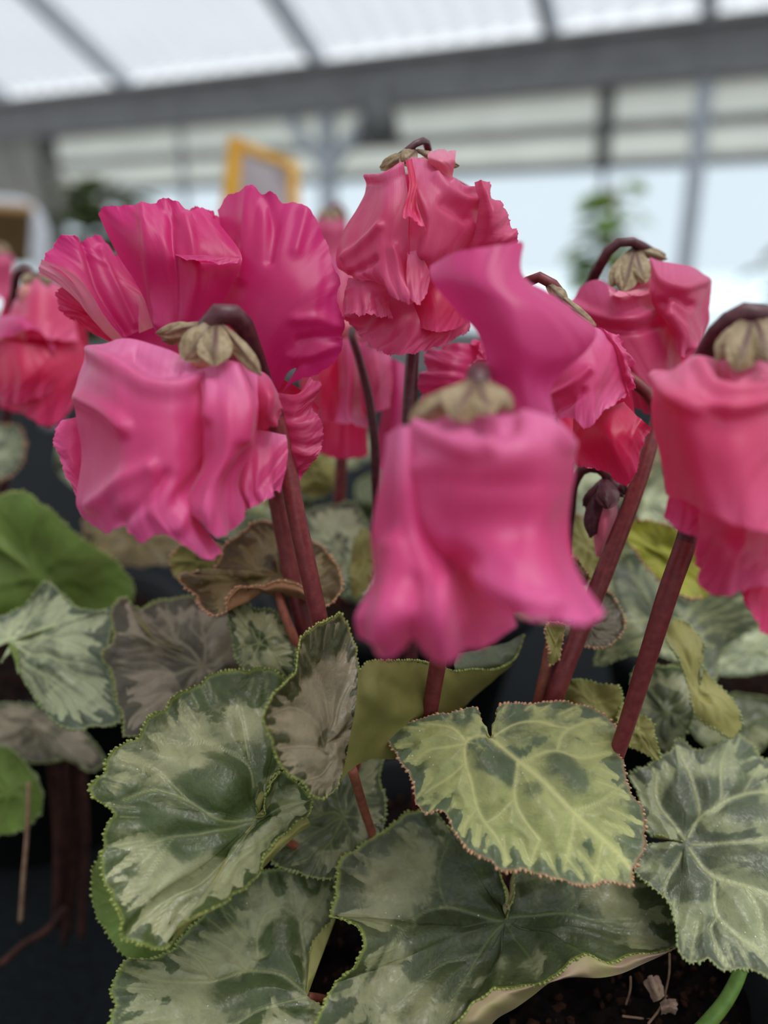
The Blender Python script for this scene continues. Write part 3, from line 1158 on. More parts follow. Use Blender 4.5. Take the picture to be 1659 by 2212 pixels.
def pot_and_soil(root, x, y, seed, r=0.086):
    g = Geo()
    h = SOILZ - BZ + 0.012
    prof = [(0.0, 0.0), (r * 0.72, 0.0), (r * 0.98, h - 0.014), (r * 1.06, h - 0.014), (r * 1.06, h), (r, h), (r * 0.96, h - 0.02), (r * 0.9, h - 0.03)]
    V = [np.array([x + a * math.cos(t), y + a * math.sin(t), BZ + z]) for a, z in prof for t in np.linspace(0, 2 * math.pi, 40, endpoint=False)]
    g.add(V, grid_faces(len(prof), 40, wrap=True))
    g.build('pot', M_BLACK, root)
    rng = np.random.default_rng(seed)
    nr, na = 24, 64
    V = []
    ph = rng.uniform(0, 6, 8)
    for i in range(nr):
        for j in range(na):
            rr, t = r * 0.985 * i / (nr - 1), 2 * math.pi * j / na
            px_, py_ = rr * math.cos(t), rr * math.sin(t)
            z = 0.0016 * (math.sin(260 * px_ + ph[0]) + math.sin(230 * py_ + ph[1]) + math.sin(410 * (px_ + py_) + ph[2]) + 0.8 * math.sin(700 * (px_ - py_) + ph[3]))
            V.append([x + px_, y + py_, SOILZ - 0.002 + z])
    g = Geo()
    g.add(V, grid_faces(nr, na, wrap=True))
    soil = g.build('soil', M_SOIL, root)
    iv, jf = ico()
    g = Geo()
    for k in range(900):
        rr, t = r * 0.95 * math.sqrt(rng.random()), rng.uniform(0, 6.283)
        s_ = rng.uniform(0.0005, 0.0017)
        vv = iv * s_ * rng.uniform(0.5, 1.5, 3) * (1 + 0.25 * rng.standard_normal((len(iv), 1)))
        g.add(np.array([x + rr * math.cos(t), y + rr * math.sin(t), SOILZ + s_ * 0.3]) + vv, jf)
    tag(g.build('peat_crumbs', M_BARK, soil, smooth=False), kind='stuff')
    return soil


def plant(x, y, label, seed):
    root = empty('potted_cyclamen', (x, y, BZ), label, 'plant', 'potted cyclamens on the bench')
    pot_and_soil(root, x, y, seed)
    return root


FRONT = plant(0.028, 0.19, 'nearest potted cyclamen, pink ruffled flowers on wine red stems over marbled leaves', 1)
LEFT = plant(-0.205, 0.400, 'potted cyclamen with a blurred cerise flower and green leaf undersides beside the bent pipe', 2)
BACK = plant(0.010, 0.47, 'potted cyclamen with narrow pink flowers seen between the stems of the nearest one', 3)
RIGHTP = plant(0.215, 0.40, 'potted cyclamen of pale grey leaves below the flower cut by the picture edge', 4)

# ---- flower 1: the nearest one
d = 0.150
f1 = flower(FRONT, 1035, 915, d + 0.012, 42, 'soft pink bell-shaped flower, blurred and nearest, with one petal standing upright')
petal([[(860, 930, 26), (1000, 905, 30), (1200, 935, 26)], [(825, 1150, 24), (1020, 1150, 36), (1228, 1150, 24)],
       [(790, 1320, 18), (1030, 1330, 30), (1250, 1310, 18)]], d, CERISE, f1, 1.0, 4, 4, 11)
petal([[(835, 938, 8), (868, 920, 2), (900, 922, 3), (920, 915, 6)], [(820, 1040, 8), (860, 1040, -1), (905, 1040, 0), (940, 1040, 6)],
       [(803, 1145, 8), (860, 1150, -2), (930, 1150, -1), (985, 1160, 4)], [(800, 1250, 6), (860, 1250, -6), (930, 1240, -8), (1000, 1240, 2), (1050, 1255, 15)],
       [(763, 1335, 2), (830, 1345, -9), (900, 1340, -12), (970, 1342, -10), (1040, 1342, 2), (1102, 1325, 15)],
       [(775, 1378, 4), (834, 1418, -3), (896, 1402, -7), (938, 1424, -7), (1000, 1408, -4), (1060, 1395, 4), (1108, 1350, 15)]], d, PINK, f1, 1.0, 5, 5, 12, ridges=(([(850, 1180), (850, 1280), (830, 1370)], 22, 2.0), ([(945, 1260), (940, 1330), (945, 1410)], 20, 2.2), ([(893, 1250), (890, 1400)], 14, -1.6)))
petal([[(890, 912, 8), (960, 892, 5), (1030, 892, 4), (1090, 893, 4), (1165, 898, 6), (1218, 925, 14)],
       [(886, 938, 3), (960, 940, -3), (1040, 945, -6), (1110, 935, -7), (1185, 930, -3), (1237, 965, 8)],
       [(884, 1050, 3), (950, 1050, -5), (1040, 1060, -9), (1120, 1060, -9), (1190, 1060, -5), (1237, 1060, 8)],
       [(905, 1150, 3), (960, 1150, -4), (1040, 1150, -8), (1110, 1150, -9), (1180, 1150, -6), (1231, 1150, 6)],
       [(965, 1215, 0), (1010, 1205, -5), (1060, 1215, -11), (1120, 1222, -15), (1180, 1222, -13), (1243, 1218, 0)],
       [(1010, 1238, -1), (1060, 1265, -10), (1105, 1316, -16), (1140, 1336, -20), (1200, 1340, -20), (1262, 1354, -16), (1312, 1322, -7)]], d, PINK, f1, 0.7, 3.2, 4, 13, ridges=(([(905, 930), (960, 955), (1010, 975), (1060, 968)], 16, 2.4), ([(1030, 918), (1085, 930), (1110, 920)], 12, -2.2), ([(1130, 905), (1190, 925), (1228, 965)], 14, 2.0), ([(905, 1010), (915, 1100), (960, 1190)], 22, 1.8), ([(1050, 1240), (1120, 1290), (1190, 1310)], 24, 2.0)))
petal([[(1085, 905, 8), (1140, 910, 7), (1200, 905, 9)], [(1060, 810, 9), (1130, 820, 3), (1195, 830, 9)],
       [(1030, 720, 10), (1110, 740, 0), (1200, 765, 4), (1272, 752, 12)], [(982, 664, 12), (1080, 660, 0), (1180, 680, 2), (1287, 712, 13)],
       [(932, 600, 14), (1030, 592, 3), (1110, 605, 3), (1190, 645, 8), (1240, 676, 14)],
       [(930, 574, 17), (1000, 545, 8), (1092, 527, 6), (1130, 522, 9), (1127, 570, 10), (1138, 599, 10), (1187, 638, 12), (1230, 666, 15)]], d + 0.012, ORCHID, f1, 0.5, 2.5, 2, 14)
for k, (tp, w) in enumerate((((885, 912, 4), 26), ((975, 905, -4), 44), ((1060, 895, -4), 40), ((1108, 886, 4), 26))):
    sepal((1030, 822, 6), tp, w, d, f1, seed=20 + k)
stem([(1028, 880, d + 0.008), (1032, 826, d + 0.008), (1036, 806, d + 0.016), (1030, 836, d + 0.028), (1010, 1000, d + 0.036), (975, 1250, 0.200),
      (948, 1420, 0.210), (928, 1540, 0.222), (905, 1720, 0.240), (960, 1980, 0.252), (990, 2080, 0.254)], [21, 19, 19], f1, (HOOK, STEM, 0.2))

# ---- flower 2: front left
d = 0.186
f2 = flower(FRONT, 440, 790, d + 0.014, 40, 'pink drooping flower in front of the big magenta one, dark hook above pale sepals')
petal([[(200, 780, 28), (400, 760, 32), (580, 800, 28)], [(190, 950, 32), (380, 950, 44), (580, 950, 34)], [(225, 1090, 24), (380, 1100, 32), (560, 1075, 24)]], d, CERISE, f2, 1.0, 4, 4, 31)
petal([[(185, 895, 14), (190, 960, 16), (200, 1050, 16)], [(150, 905, 14), (150, 970, 13), (170, 1050, 14)], [(136, 908, 15), (113, 948, 13), (128, 990, 14), (150, 1040, 14), (166, 1080, 14)]], d, PINK, f2, 0.6, 3, 4, 32)
petal([[(520, 790, 8), (575, 810, 8), (600, 850, 10)], [(545, 850, 2), (590, 860, 1), (609, 878, 9)], [(555, 905, 3), (585, 905, 2), (608, 895, 9)], [(570, 930, 5), (597, 917, 5), (606, 905, 10)]], d, ROSE, f2, 0.5, 2, 2, 33)
petal([[(470, 960, 8), (550, 930, 8), (618, 940, 12)], [(475, 1030, 6), (550, 1010, 3), (622, 980, 10)], [(480, 1075, 5), (540, 1060, 1), (614, 1030, 8)], [(497, 1120, 6), (540, 1100, 2), (575, 1080, 2), (605, 1062, 8)]], d, PINK, f2, 1.2, 5, 6, 34)
petal([[(430, 800, 2), (490, 780, 0), (555, 800, 6)], [(438, 890, -6), (495, 890, -10), (556, 890, -2)], [(436, 1000, -6), (490, 985, -12), (548, 955, 0)],
       [(412, 1055, -5), (450, 1050, -13), (515, 1040, -3)], [(400, 1085, -4), (440, 1110, -15), (480, 1120, -10), (530, 1095, 0)], [(400, 1095, -3), (432, 1130, -13), (470, 1160, -12), (500, 1150, -6), (532, 1105, 0)]], d, PINK, f2, 0.7, 4, 5, 35, ridges=(([(505, 800), (530, 870), (525, 950)], 14, 2.0), ([(455, 830), (450, 900)], 12, 1.6)))
petal([[(190, 757, 12), (225, 742, 10), (262, 732, 8), (330, 745, 7), (400, 775, 4), (445, 830, 4)], [(163, 835, 10), (220, 800, 0), (300, 828, -5), (370, 850, -6), (442, 870, -1)],
       [(165, 900, 10), (230, 890, -4), (300, 910, -9), (370, 920, -9), (442, 930, -2)], [(175, 985, 9), (240, 990, -5), (310, 1000, -11), (380, 1010, -10), (436, 1010, -2)],
       [(166, 1080, 8), (225, 1085, -5), (300, 1095, -13), (360, 1095, -12), (412, 1085, -4)],
       [(180, 1108, 9), (222, 1152, 0), (262, 1140, -9), (304, 1168, -9), (350, 1155, -12), (400, 1180, -11), (457, 1212, -9), (480, 1190, -6)]], d, PINK, f2, 0.9, 4, 5, 36, ridges=(([(205, 765), (260, 800), (320, 838), (390, 842), (435, 815)], 15, 3.0), ([(290, 770), (340, 800), (385, 800)], 12, -2.2), ([(178, 860), (230, 890), (270, 925)], 16, 2.0), ([(200, 1090), (250, 1050), (320, 1010)], 18, 1.8), ([(260, 1130), (310, 1080), (360, 1030)], 16, -1.6), ([(385, 1140), (400, 1080), (430, 1040)], 14, 2.0)))
for k, (tp, w) in enumerate((((338, 722, 10), 16), ((398, 778, 0), 34), ((462, 790, -5), 38), ((565, 812, -2), 18))):
    sepal((468, 690, 4) if k else (440, 700, 8), tp, w, d, f2, seed=40 + k)
stem([(445, 740, d + 0.006), (460, 690, d + 0.004), (485, 674, d + 0.003), (516, 690, d + 0.006), (540, 745, d + 0.012), (570, 830, d + 0.026), (608, 950, 0.218),
      (640, 1110, 0.218), (668, 1240, 0.219), (692, 1350, 0.222), (740, 1560, 0.24), (860, 1950, 0.26), (900, 2060, 0.26)], [22, 20, 20, 20, 19, 19, 20, 19], f2, (HOOK, STEM, 0.19))

# ---- flower 3: the big magenta flower behind
d = 0.222
f3 = flower(FRONT, 440, 760, d + 0.01, 45, 'large magenta flower with fan-shaped petals spread upward, below the yellow sign')
petal([[(258, 735, 4), (300, 715, 6), (340, 700, 8)], [(190, 645, -2), (245, 640, 4), (312, 640, 10)], [(132, 590, -2), (190, 570, 4), (270, 590, 12)],
       [(92, 566, 2), (108, 535, 4), (125, 514, 4), (158, 508, 4), (178, 516, 5), (203, 508, 8), (235, 530, 12)]], d, MAGENTA, f3, 0.6, 4, 3, 51, ridges=(([(270, 720), (215, 620), (180, 520)], 9, -2.2), ([(290, 700), (245, 610), (215, 540)], 8, 1.6)))
petal([[(300, 720, 5), (335, 706, 3)], [(298, 660, 3), (330, 660, 0)], [(296, 640, 3), (318, 634, 1)]], d, BLUSH, f3, 0.3, 2, 2, 52, 30, 24)
petal([[(270, 738, 1), (252, 742, 4)], [(226, 682, -3), (200, 692, 0)], [(196, 632, -4), (166, 648, -1)], [(152, 588, -3), (126, 614, 0)], [(88, 560, 1), (82, 592, 3)]], d, BLUSH, f3, 0.2, 2, 2, 53, 24, 50)
petal([[(262, 735, 9), (240, 740, 10)], [(235, 680, 7), (200, 720, 8)], [(185, 650, 6), (160, 690, 6)], [(150, 625, 7), (122, 630, 6), (128, 665, 6), (160, 700, 8)]], d, CERISE, f3, 1.0, 4, 5, 54)
petal([[(480, 668, 6), (505, 700, 2), (560, 800, 2), (600, 850, 6)], [(490, 605, 3), (545, 640, -4), (610, 730, -5), (622, 805, 0)], [(480, 520, 4), (555, 545, -4), (645, 640, -8), (665, 740, -5), (640, 795, 0)],
       [(469, 454, 8), (490, 417, 3), (514, 413, 1), (543, 402, 0), (563, 419, 0), (584, 415, -1), (613, 441, 0), (641, 437, 0), (666, 452, 0), (690, 486, 0), (711, 532, 0), (719, 573, -1), (732, 610, -2), (727, 642, -3),
        (744, 695, -3), (731, 769, -2), (686, 810, 0), (650, 818, 0), (613, 851, 4)]], d, MAGENTA, f3, 0.9, 5, 3, 55, 150, 70, ridges=(([(640, 690), (690, 690), (735, 705)], 14, 1.2), ([(630, 770), (680, 765), (730, 745)], 13, 1.2), ([(650, 735), (690, 728), (735, 728)], 12, -1.3), ([(520, 600), (530, 500), (540, 410)], 14, 1.2), ([(580, 560), (590, 480), (575, 425)], 12, -1.6), ([(640, 540), (660, 460)], 12, 1.2)))
petal([[(340, 722, 0), (370, 722, -2), (410, 705, 0), (450, 690, 2)], [(302, 626, 4), (370, 620, -5), (440, 620, -4), (490, 635, 0)], [(252, 552, 4), (350, 540, -8), (440, 545, -5), (523, 560, -3)],
       [(211, 462, 2), (224, 450, 0), (270, 445, -1), (318, 441, -1), (348, 428, 0), (376, 431, 0), (408, 455, 4), (437, 448, 5), (470, 475, 8)]], d - 0.004, MAGENTA, f3, 0.7, 4, 3, 56, 120, 60, ridges=(([(345, 700), (330, 600), (310, 450)], 14, 1.6), ([(375, 700), (375, 600), (370, 440)], 12, -1.8), ([(400, 690), (420, 600), (400, 470)], 12, 1.4)))
petal([[(380, 560, -4), (440, 568, -6), (515, 566, -4)], [(378, 548, -9), (440, 552, -12), (520, 556, -8)], [(390, 556, -12), (445, 566, -14), (512, 570, -10)]], d - 0.004, MAGENTA, f3, 0.4, 3, 2, 57, 50, 24)
petal([[(560, 840, 2), (560, 900, 2), (570, 980, 2), (590, 1060, 2)], [(640, 850, -4), (630, 900, -5), (640, 970, -5), (620, 1040, -2)],
       [(670, 812, -3), (694, 831, -3), (677, 872, -2), (698, 924, -4), (694, 969, -4), (668, 1010, -3), (642, 1044, -2)]], d, ROSE, f3, 1.3, 6, 4, 58, 120, 60)
petal([[(600, 810, 6), (560, 900, 8), (520, 960, 8)], [(660, 850, 8), (650, 950, 10), (560, 1040, 10)], [(690, 880, 10), (680, 980, 12), (590, 1060, 12), (520, 1080, 12)]], d, CERISE, f3, 0.8, 5, 5, 59)
petal([[(270, 760, 14), (420, 780, 16), (580, 840, 14)], [(250, 660, 14), (420, 640, 16), (600, 720, 14)], [(225, 560, 16), (330, 520, 18), (440, 470, 18), (560, 500, 16), (640, 640, 14)]], d, MAGENTA, f3, 1.0, 4, 3, 62)
petal([[(420, 560, 6), (450, 570, 6), (480, 570, 8)], [(410, 500, 5), (440, 500, 3), (475, 510, 6)], [(404, 455, 5), (420, 447, 4), (440, 450, 4), (455, 455, 5), (475, 470, 8)]], d, MAGENTA, f3, 0.6, 4, 3, 63)
for k, (tp, w) in enumerate((((350, 735, 4), 22), ((420, 760, 4), 30))):
    sepal((400, 710, 8), tp, w, d, f3, seed=60 + k)
stem([(480, 760, 0.235), (540, 880, 0.238), (590, 1040, 0.240), (608, 1130, 0.241), (640, 1290, 0.243), (670, 1400, 0.245), (800, 1800, 0.26), (880, 2040, 0.26)], [19, 18, 17], f3, STEM)

# ---- flower 4: the tallest
d = 0.216
f4 = flower(FRONT, 920, 375, d + 0.014, 34, 'tallest rose pink flower under the gutter beam, small brown hook on top')
petal([[(800, 395, 24), (930, 370, 28), (1060, 425, 24)], [(765, 560, 26), (930, 560, 36), (1090, 560, 24)], [(770, 650, 20), (920, 690, 26), (1050, 640, 20)]], d, CERISE, f4, 0.8, 4, 4, 71)
petal([[(765, 605, 8), (830, 615, 5), (900, 625, 5), (1000, 620, 12)], [(752, 660, 8), (820, 680, 0), (890, 690, 0), (970, 680, 6), (1015, 660, 12)],
       [(745, 690, 8), (790, 738, 1), (830, 763, 0), (870, 768, 0), (918, 757, 1), (957, 746, 5), (1017, 713, 11)]], d, ROSE, f4, 1.2, 6, 5, 72)
petal([[(860, 610, 6), (920, 590, 2), (990, 560, 6)], [(880, 650, 4), (940, 660, -2), (1010, 640, 6)], [(885, 700, 4), (940, 716, -2), (980, 712, 2), (1015, 690, 8)]], d, CERISE, f4, 0.5, 2, 2, 73)
petal([[(752, 600, 2), (800, 606, -3), (855, 625, -3)], [(742, 640, 1), (780, 645, -6), (840, 655, -5)], [(734, 682, 0), (770, 679, -7), (822, 684, -7), (850, 690, -4)]], d, ROSE, f4, 0.8, 5, 5, 74)
petal([[(1024, 394, 3), (1034, 440, 0), (1024, 500, 2), (995, 555, 6)], [(1040, 389, 0), (1060, 440, -5), (1062, 500, -5), (1045, 560, 0)],
       [(1050, 394, 2), (1058, 406, 2), (1068, 422, 0), (1082, 442, 0), (1099, 463, 0), (1108, 490, 0), (1118, 520, 0), (1120, 570, 3)]], d, ROSE, f4, 1.0, 5, 4, 75)
petal([[(885, 338, 0), (925, 345, 0), (975, 385, 0), (1022, 408, 5)], [(890, 400, -7), (940, 420, -9), (985, 430, -5), (1037, 440, 4)], [(885, 480, -10), (940, 490, -10), (1000, 490, -5), (1040, 485, 4)],
       [(886, 560, -9), (930, 560, -9), (980, 552, -3), (1016, 525, 4)], [(884, 604, -6), (915, 594, -5), (950, 587, -1), (1000, 557, 4)]], d, ROSE, f4, 0.5, 3, 3, 76, ridges=(([(940, 385), (965, 415), (1000, 435), (1032, 440)], 9, 2.2), ([(975, 395), (1000, 412), (1025, 412)], 7, 1.6), ([(960, 440), (1010, 470)], 12, -1.6), ([(905, 420), (925, 480), (915, 550)], 13, 1.5)))
petal([[(795, 380, 6), (835, 376, -1), (873, 350, -1)], [(783, 432, 5), (830, 440, -7), (882, 430, -7)], [(736, 510, 5), (800, 520, -7), (884, 520, -11)], [(727, 576, 3), (790, 590, -7), (850, 600, -11), (892, 590, -8)],
       [(750, 598, 3), (791, 606, -5), (837, 624, -9), (864, 648, -12), (885, 657, -13), (915, 638, -7)]], d, ROSE, f4, 0.8, 4, 4, 77, ridges=(([(798, 386), (835, 388), (868, 365)], 8, 2.2), ([(745, 560), (790, 520), (820, 490)], 9, 1.6), ([(760, 590), (810, 560)], 8, -1.4), ([(850, 540), (862, 600), (880, 640)], 12, 1.6)))
petal([[(876, 345, -3), (890, 342, -3)], [(884, 400, -10), (900, 395, -10)], [(872, 452, -13), (905, 455, -13)], [(870, 468, -15), (895, 475, -16), (922, 500, -12)]], d, CERISE, f4, 0.5, 3, 4, 78, 40, 40)
petal([[(880, 545, -10), (900, 540, -10)], [(878, 590, -12), (925, 580, -9)], [(880, 640, -13), (905, 660, -14), (925, 620, -8)]], d, ROSE, f4, 0.5, 3, 3, 79, 40, 30)
petal([[(938, 364, -1), (960, 376, -1), (977, 387, 0)], [(924, 335, -2), (952, 338, -4), (984, 338, -1)], [(930, 327, 3), (956, 322, 3), (985, 328, 4)]], d, BLUSH, f4, 0.3, 2, 2, 80, 40, 24)
for k, (tp, w) in enumerate((((822, 364, 6), 14), ((868, 352, 0), 20), ((990, 360, 6), 14))):
    sepal((900, 325, 4), tp, w, d, f4, seed=81 + k)
stem([(838, 352, d + 0.006), (872, 331, d + 0.004), (896, 312, d + 0.003), (912, 304, d + 0.006), (924, 318, d + 0.014), (926, 400, d + 0.024), (905, 640, 0.242), (890, 780, 0.240), (884, 890, 0.239),
      (880, 1100, 0.242), (890, 1500, 0.25), (930, 1980, 0.26)], [6, 10, 15, 17, 17, 17, 18], f4, HOOK)

# ---- flower 5: upper right
d = 0.243
f5 = flower(FRONT, 1380, 615, d + 0.012, 34, 'pink flower with withered sepals and a high dark hook against the bright window')
petal([[(1260, 650, 22), (1390, 620, 24), (1520, 610, 22)], [(1290, 760, 24), (1400, 760, 30), (1520, 700, 22)], [(1340, 850, 18), (1400, 860, 22), (1490, 780, 18)]], d, CERISE, f5, 0.8, 4, 4, 91)
petal([[(1238, 652, 4), (1258, 617, 2), (1290, 604, -1), (1340, 628, -4), (1403, 604, 2)], [(1234, 668, 4), (1300, 670, -4), (1360, 680, -8), (1432, 680, 0)], [(1298, 740, -1), (1350, 760, -7), (1400, 760, -7), (1462, 740, 2)],
       [(1358, 838, 0), (1390, 850, -5), (1430, 830, -3), (1478, 800, 4)], [(1370, 880, 0), (1405, 893, -3), (1440, 862, 0), (1482, 812, 4)]], d, ROSE, f5, 0.8, 4, 3, 92, ridges=(([(1240, 660), (1300, 685), (1370, 690), (1420, 670)], 10, 1.8), ([(1300, 710), (1360, 715), (1420, 700)], 9, -1.6)))
petal([[(1403, 560, 1), (1440, 566, -2), (1497, 577, 2), (1523, 593, 7)], [(1406, 620, -6), (1450, 620, -10), (1500, 625, -5), (1537, 612, 7)], [(1410, 660, -5), (1450, 680, -10), (1490, 680, -7), (1531, 665, 5)],
       [(1440, 705, -4), (1480, 730, -9), (1505, 735, -5), (1528, 705, 5)], [(1455, 748, -5), (1475, 772, -9), (1500, 765, -5), (1516, 750, 3)]], d, ROSE, f5, 1.0, 4, 4, 93, ridges=(([(1408, 570), (1430, 610), (1470, 625), (1520, 610)], 9, 1.8), ([(1430, 655), (1460, 640), (1490, 660)], 10, -1.8), ([(1450, 680), (1480, 720), (1490, 750)], 10, 1.6)))
petal([[(1322, 632, -5), (1360, 628, -6), (1402, 618, 0)], [(1318, 640, -8), (1356, 640, -11), (1404, 634, -5)], [(1310, 600, -5), (1322, 640, -10), (1345, 628, -8), (1366, 640, -11), (1402, 622, -5)]], d, BLUSH, f5, 0.5, 3, 3, 94, 50, 24)
for k, (tp, w) in enumerate((((1318, 618, -2), 20), ((1345, 630, -6), 26), ((1392, 612, -5), 26), ((1440, 560, 4), 14))):
    sepal((1372, 535, 4), tp, w, d, f5, seed=95 + k)
stem([(1432, 556, d + 0.006), (1400, 541, d + 0.004), (1372, 524, d + 0.002), (1345, 521, d + 0.002), (1318, 538, d + 0.003), (1296, 572, d + 0.006), (1272, 625, d + 0.016), (1240, 800, 0.26), (1215, 1100, 0.27), (1180, 1500, 0.28), (1060, 1900, 0.27)],
     [9, 13, 15, 15, 15, 14, 14], f5, HOOK)

# ---- flower 6: middle right, half hidden
d = 0.205
f6 = flower(FRONT, 1205, 690, d + 0.014, 30, 'pink flower with crinkled side edge, half hidden by the upright petal')
petal([[(1180, 760, 22), (1260, 740, 24), (1340, 760, 20)], [(1200, 900, 20), (1280, 900, 26), (1370, 880, 18)], [(1236, 1000, 12), (1300, 1010, 14), (1375, 960, 12)]], d, CERISE, f6, 0.8, 4, 4, 101)
petal([[(1238, 905, 6), (1310, 885, 0), (1348, 868, 3)], [(1238, 960, 6), (1320, 935, -6), (1382, 905, -2)], [(1245, 1006, 5), (1302, 1018, 0), (1350, 1052, -5), (1378, 1000, -5), (1395, 950, -4), (1408, 926, 0)]], d, CERISE, f6, 1.0, 4, 5, 102)
petal([[(1288, 706, 5), (1325, 760, 0), (1340, 840, 1)], [(1298, 708, 3), (1340, 760, -3), (1352, 840, -1)], [(1312, 714, 2), (1345, 742, 0), (1366, 790, 0), (1367, 836, 0), (1358, 862, 1)]], d, PINK, f6, 1.0, 6, 6, 103)
petal([[(1150, 745, 4), (1225, 728, -2), (1267, 702, 0), (1300, 712, 3)], [(1165, 800, 2), (1230, 800, -7), (1290, 790, -8), (1338, 760, 0)], [(1185, 860, 2), (1240, 860, -9), (1290, 850, -9), (1352, 832, 0)],
       [(1196, 903, 1), (1240, 905, -10), (1264, 926, -11), (1309, 886, -9), (1348, 856, 0)]], d, PINK, f6, 0.9, 4, 4, 104, ridges=(([(1205, 850), (1240, 830), (1270, 800)], 9, 1.6), ([(1200, 890), (1235, 865), (1260, 845)], 8, -1.4)))
for k, (tp, w) in enumerate((((1225, 655, 2), 18), ((1286, 706, -2), 12))):
    sepal((1180, 612, 6), tp, w, d, f6, seed=105 + k)
stem([(1215, 640, d + 0.008), (1190, 610, d + 0.006), (1162, 598, d + 0.006), (1136, 612, d + 0.010), (1140, 680, 0.228), (1420, 900, 0.234), (1400, 975, 0.232), (1297, 1256, 0.230), (1222, 1440, 0.230), (1190, 1530, 0.232), (1080, 1850, 0.25), (1040, 2000, 0.255)],
     [10, 12, 14, 15, 18, 20, 20, 20, 20, 20, 19], f6, STEM)

# ---- flower 7: at the picture edge
d = 0.170
f7 = flower(FRONT, 1600, 780, d + 0.012, 50, 'warm pink flower cut by the picture edge, thick dark hook over beige sepals')
petal([[(1440, 830, 26), (1600, 800, 32), (1760, 830, 26)], [(1440, 1000, 28), (1600, 1000, 40), (1760, 1000, 28)], [(1480, 1120, 20), (1600, 1140, 28), (1740, 1120, 20)]], d, CERISE, f7, 0.8, 4, 4, 111)
petal([[(1450, 1050, 14), (1480, 1060, 12), (1515, 1080, 10)], [(1440, 1090, 13), (1475, 1100, 11), (1510, 1110, 10)], [(1434, 1118, 13), (1472, 1150, 11), (1506, 1160, 10)]], d, PINK, f7, 0.5, 4, 4, 112)
petal([[(1560, 1150, 16), (1660, 1150, 16), (1760, 1150, 16)], [(1560, 1230, 12), (1650, 1230, 10), (1760, 1230, 12)], [(1590, 1270, 10), (1625, 1330, 6), (1659, 1370, 6), (1720, 1360, 8), (1770, 1320, 10)]], d, CERISE, f7, 0.8, 5, 5, 113)
petal([[(1512, 1096, 8), (1590, 1110, 2), (1700, 1120, 6)], [(1506, 1160, 6), (1580, 1180, -3), (1700, 1190, 4)], [(1499, 1220, 6), (1530, 1281, 2), (1558, 1287, -2), (1604, 1278, -2), (1650, 1265, 0), (1720, 1260, 4)]], d, ROSE, f7, 1.3, 6, 5, 114)
petal([[(1412, 800, 8), (1450, 798, 3), (1500, 768, 3), (1560, 778, 5), (1640, 765, 5), (1740, 780, 14)], [(1410, 850, 9), (1460, 850, -5), (1540, 860, -9), (1620, 850, -9), (1750, 850, 6)],
       [(1408, 900, 10), (1470, 920, -6), (1550, 940, -12), (1640, 940, -12), (1760, 930, 4)], [(1427, 985, 10), (1480, 1000, -5), (1550, 1020, -13), (1640, 1020, -14), (1760, 1020, 2)],
       [(1440, 1068, 10), (1500, 1090, -3), (1540, 1112, -12), (1610, 1140, -16), (1680, 1150, -15), (1770, 1130, 0)]], d, CORAL, f7, 0.7, 3, 4, 115, ridges=(([(1420, 815), (1460, 860), (1530, 885), (1600, 885), (1680, 860)], 13, 2.6), ([(1505, 790), (1535, 835), (1600, 848), (1680, 835)], 11, 2.4), ([(1560, 800), (1575, 825), (1640, 825)], 10, -2.4), ([(1480, 870), (1560, 900)], 10, -1.5)))
for k, (tp, w) in enumerate((((1545, 778, 0), 28), ((1590, 802, -6), 38), ((1660, 780, -6), 38), ((1720, 770, 2), 30))):
    sepal((1630, 680, 4), tp, w, d, f7, seed=116 + k)
stem([(1650, 745, d + 0.008), (1655, 700, d + 0.006), (1630, 676, d + 0.004), (1600, 680, d + 0.004), (1566, 705, d + 0.007), (1530, 760, d + 0.014), (1490, 860, d + 0.028), (1500, 1100, 0.205), (1440, 1290, 0.207), (1390, 1450, 0.212),
      (1342, 1600, 0.218), (1230, 1880, 0.238), (1120, 2040, 0.25)], [21, 23, 24, 23, 20, 18, 17, 17], f7, (HOOK, STEM, 0.34))

# ---- the bud under flower 6
d = 0.236
bud = flower(FRONT, 1305, 1060, d + 0.004, 20, 'small nodding bud with dark plum sepals below the half hidden flower')
petal([[(1285, 1085, 0), (1310, 1080, -4), (1335, 1085, 0)], [(1280, 1130, -1), (1306, 1130, -7), (1330, 1130, 0)], [(1284, 1170, 0), (1300, 1175, -5), (1315, 1165, 0)], [(1287, 1200, 1), (1292, 1203, 0), (1298, 1196, 1)]], d, BLUSH, bud, 0.4, 3, 2, 121)
for k, (tp, w) in enumerate((((1274, 1162, -4), 26), ((1312, 1100, -9), 26), ((1348, 1070, -2), 22), ((1262, 1095, 0), 14))):
    sepal((1312, 1028, 0), tp, w, d, bud, mat=BUDSEPAL, seed=122 + k)
stem([(1312, 1045, d), (1308, 1022, d), (1288, 1010, d + 0.001), (1262, 1012, d + 0.002), (1243, 1035, d + 0.004), (1232, 1100, d + 0.008), (1215, 1300, 0.255), (1150, 1700, 0.265), (1060, 1950, 0.265)], [11, 12, 9, 8, 8, 8, 8], bud, HOOK)

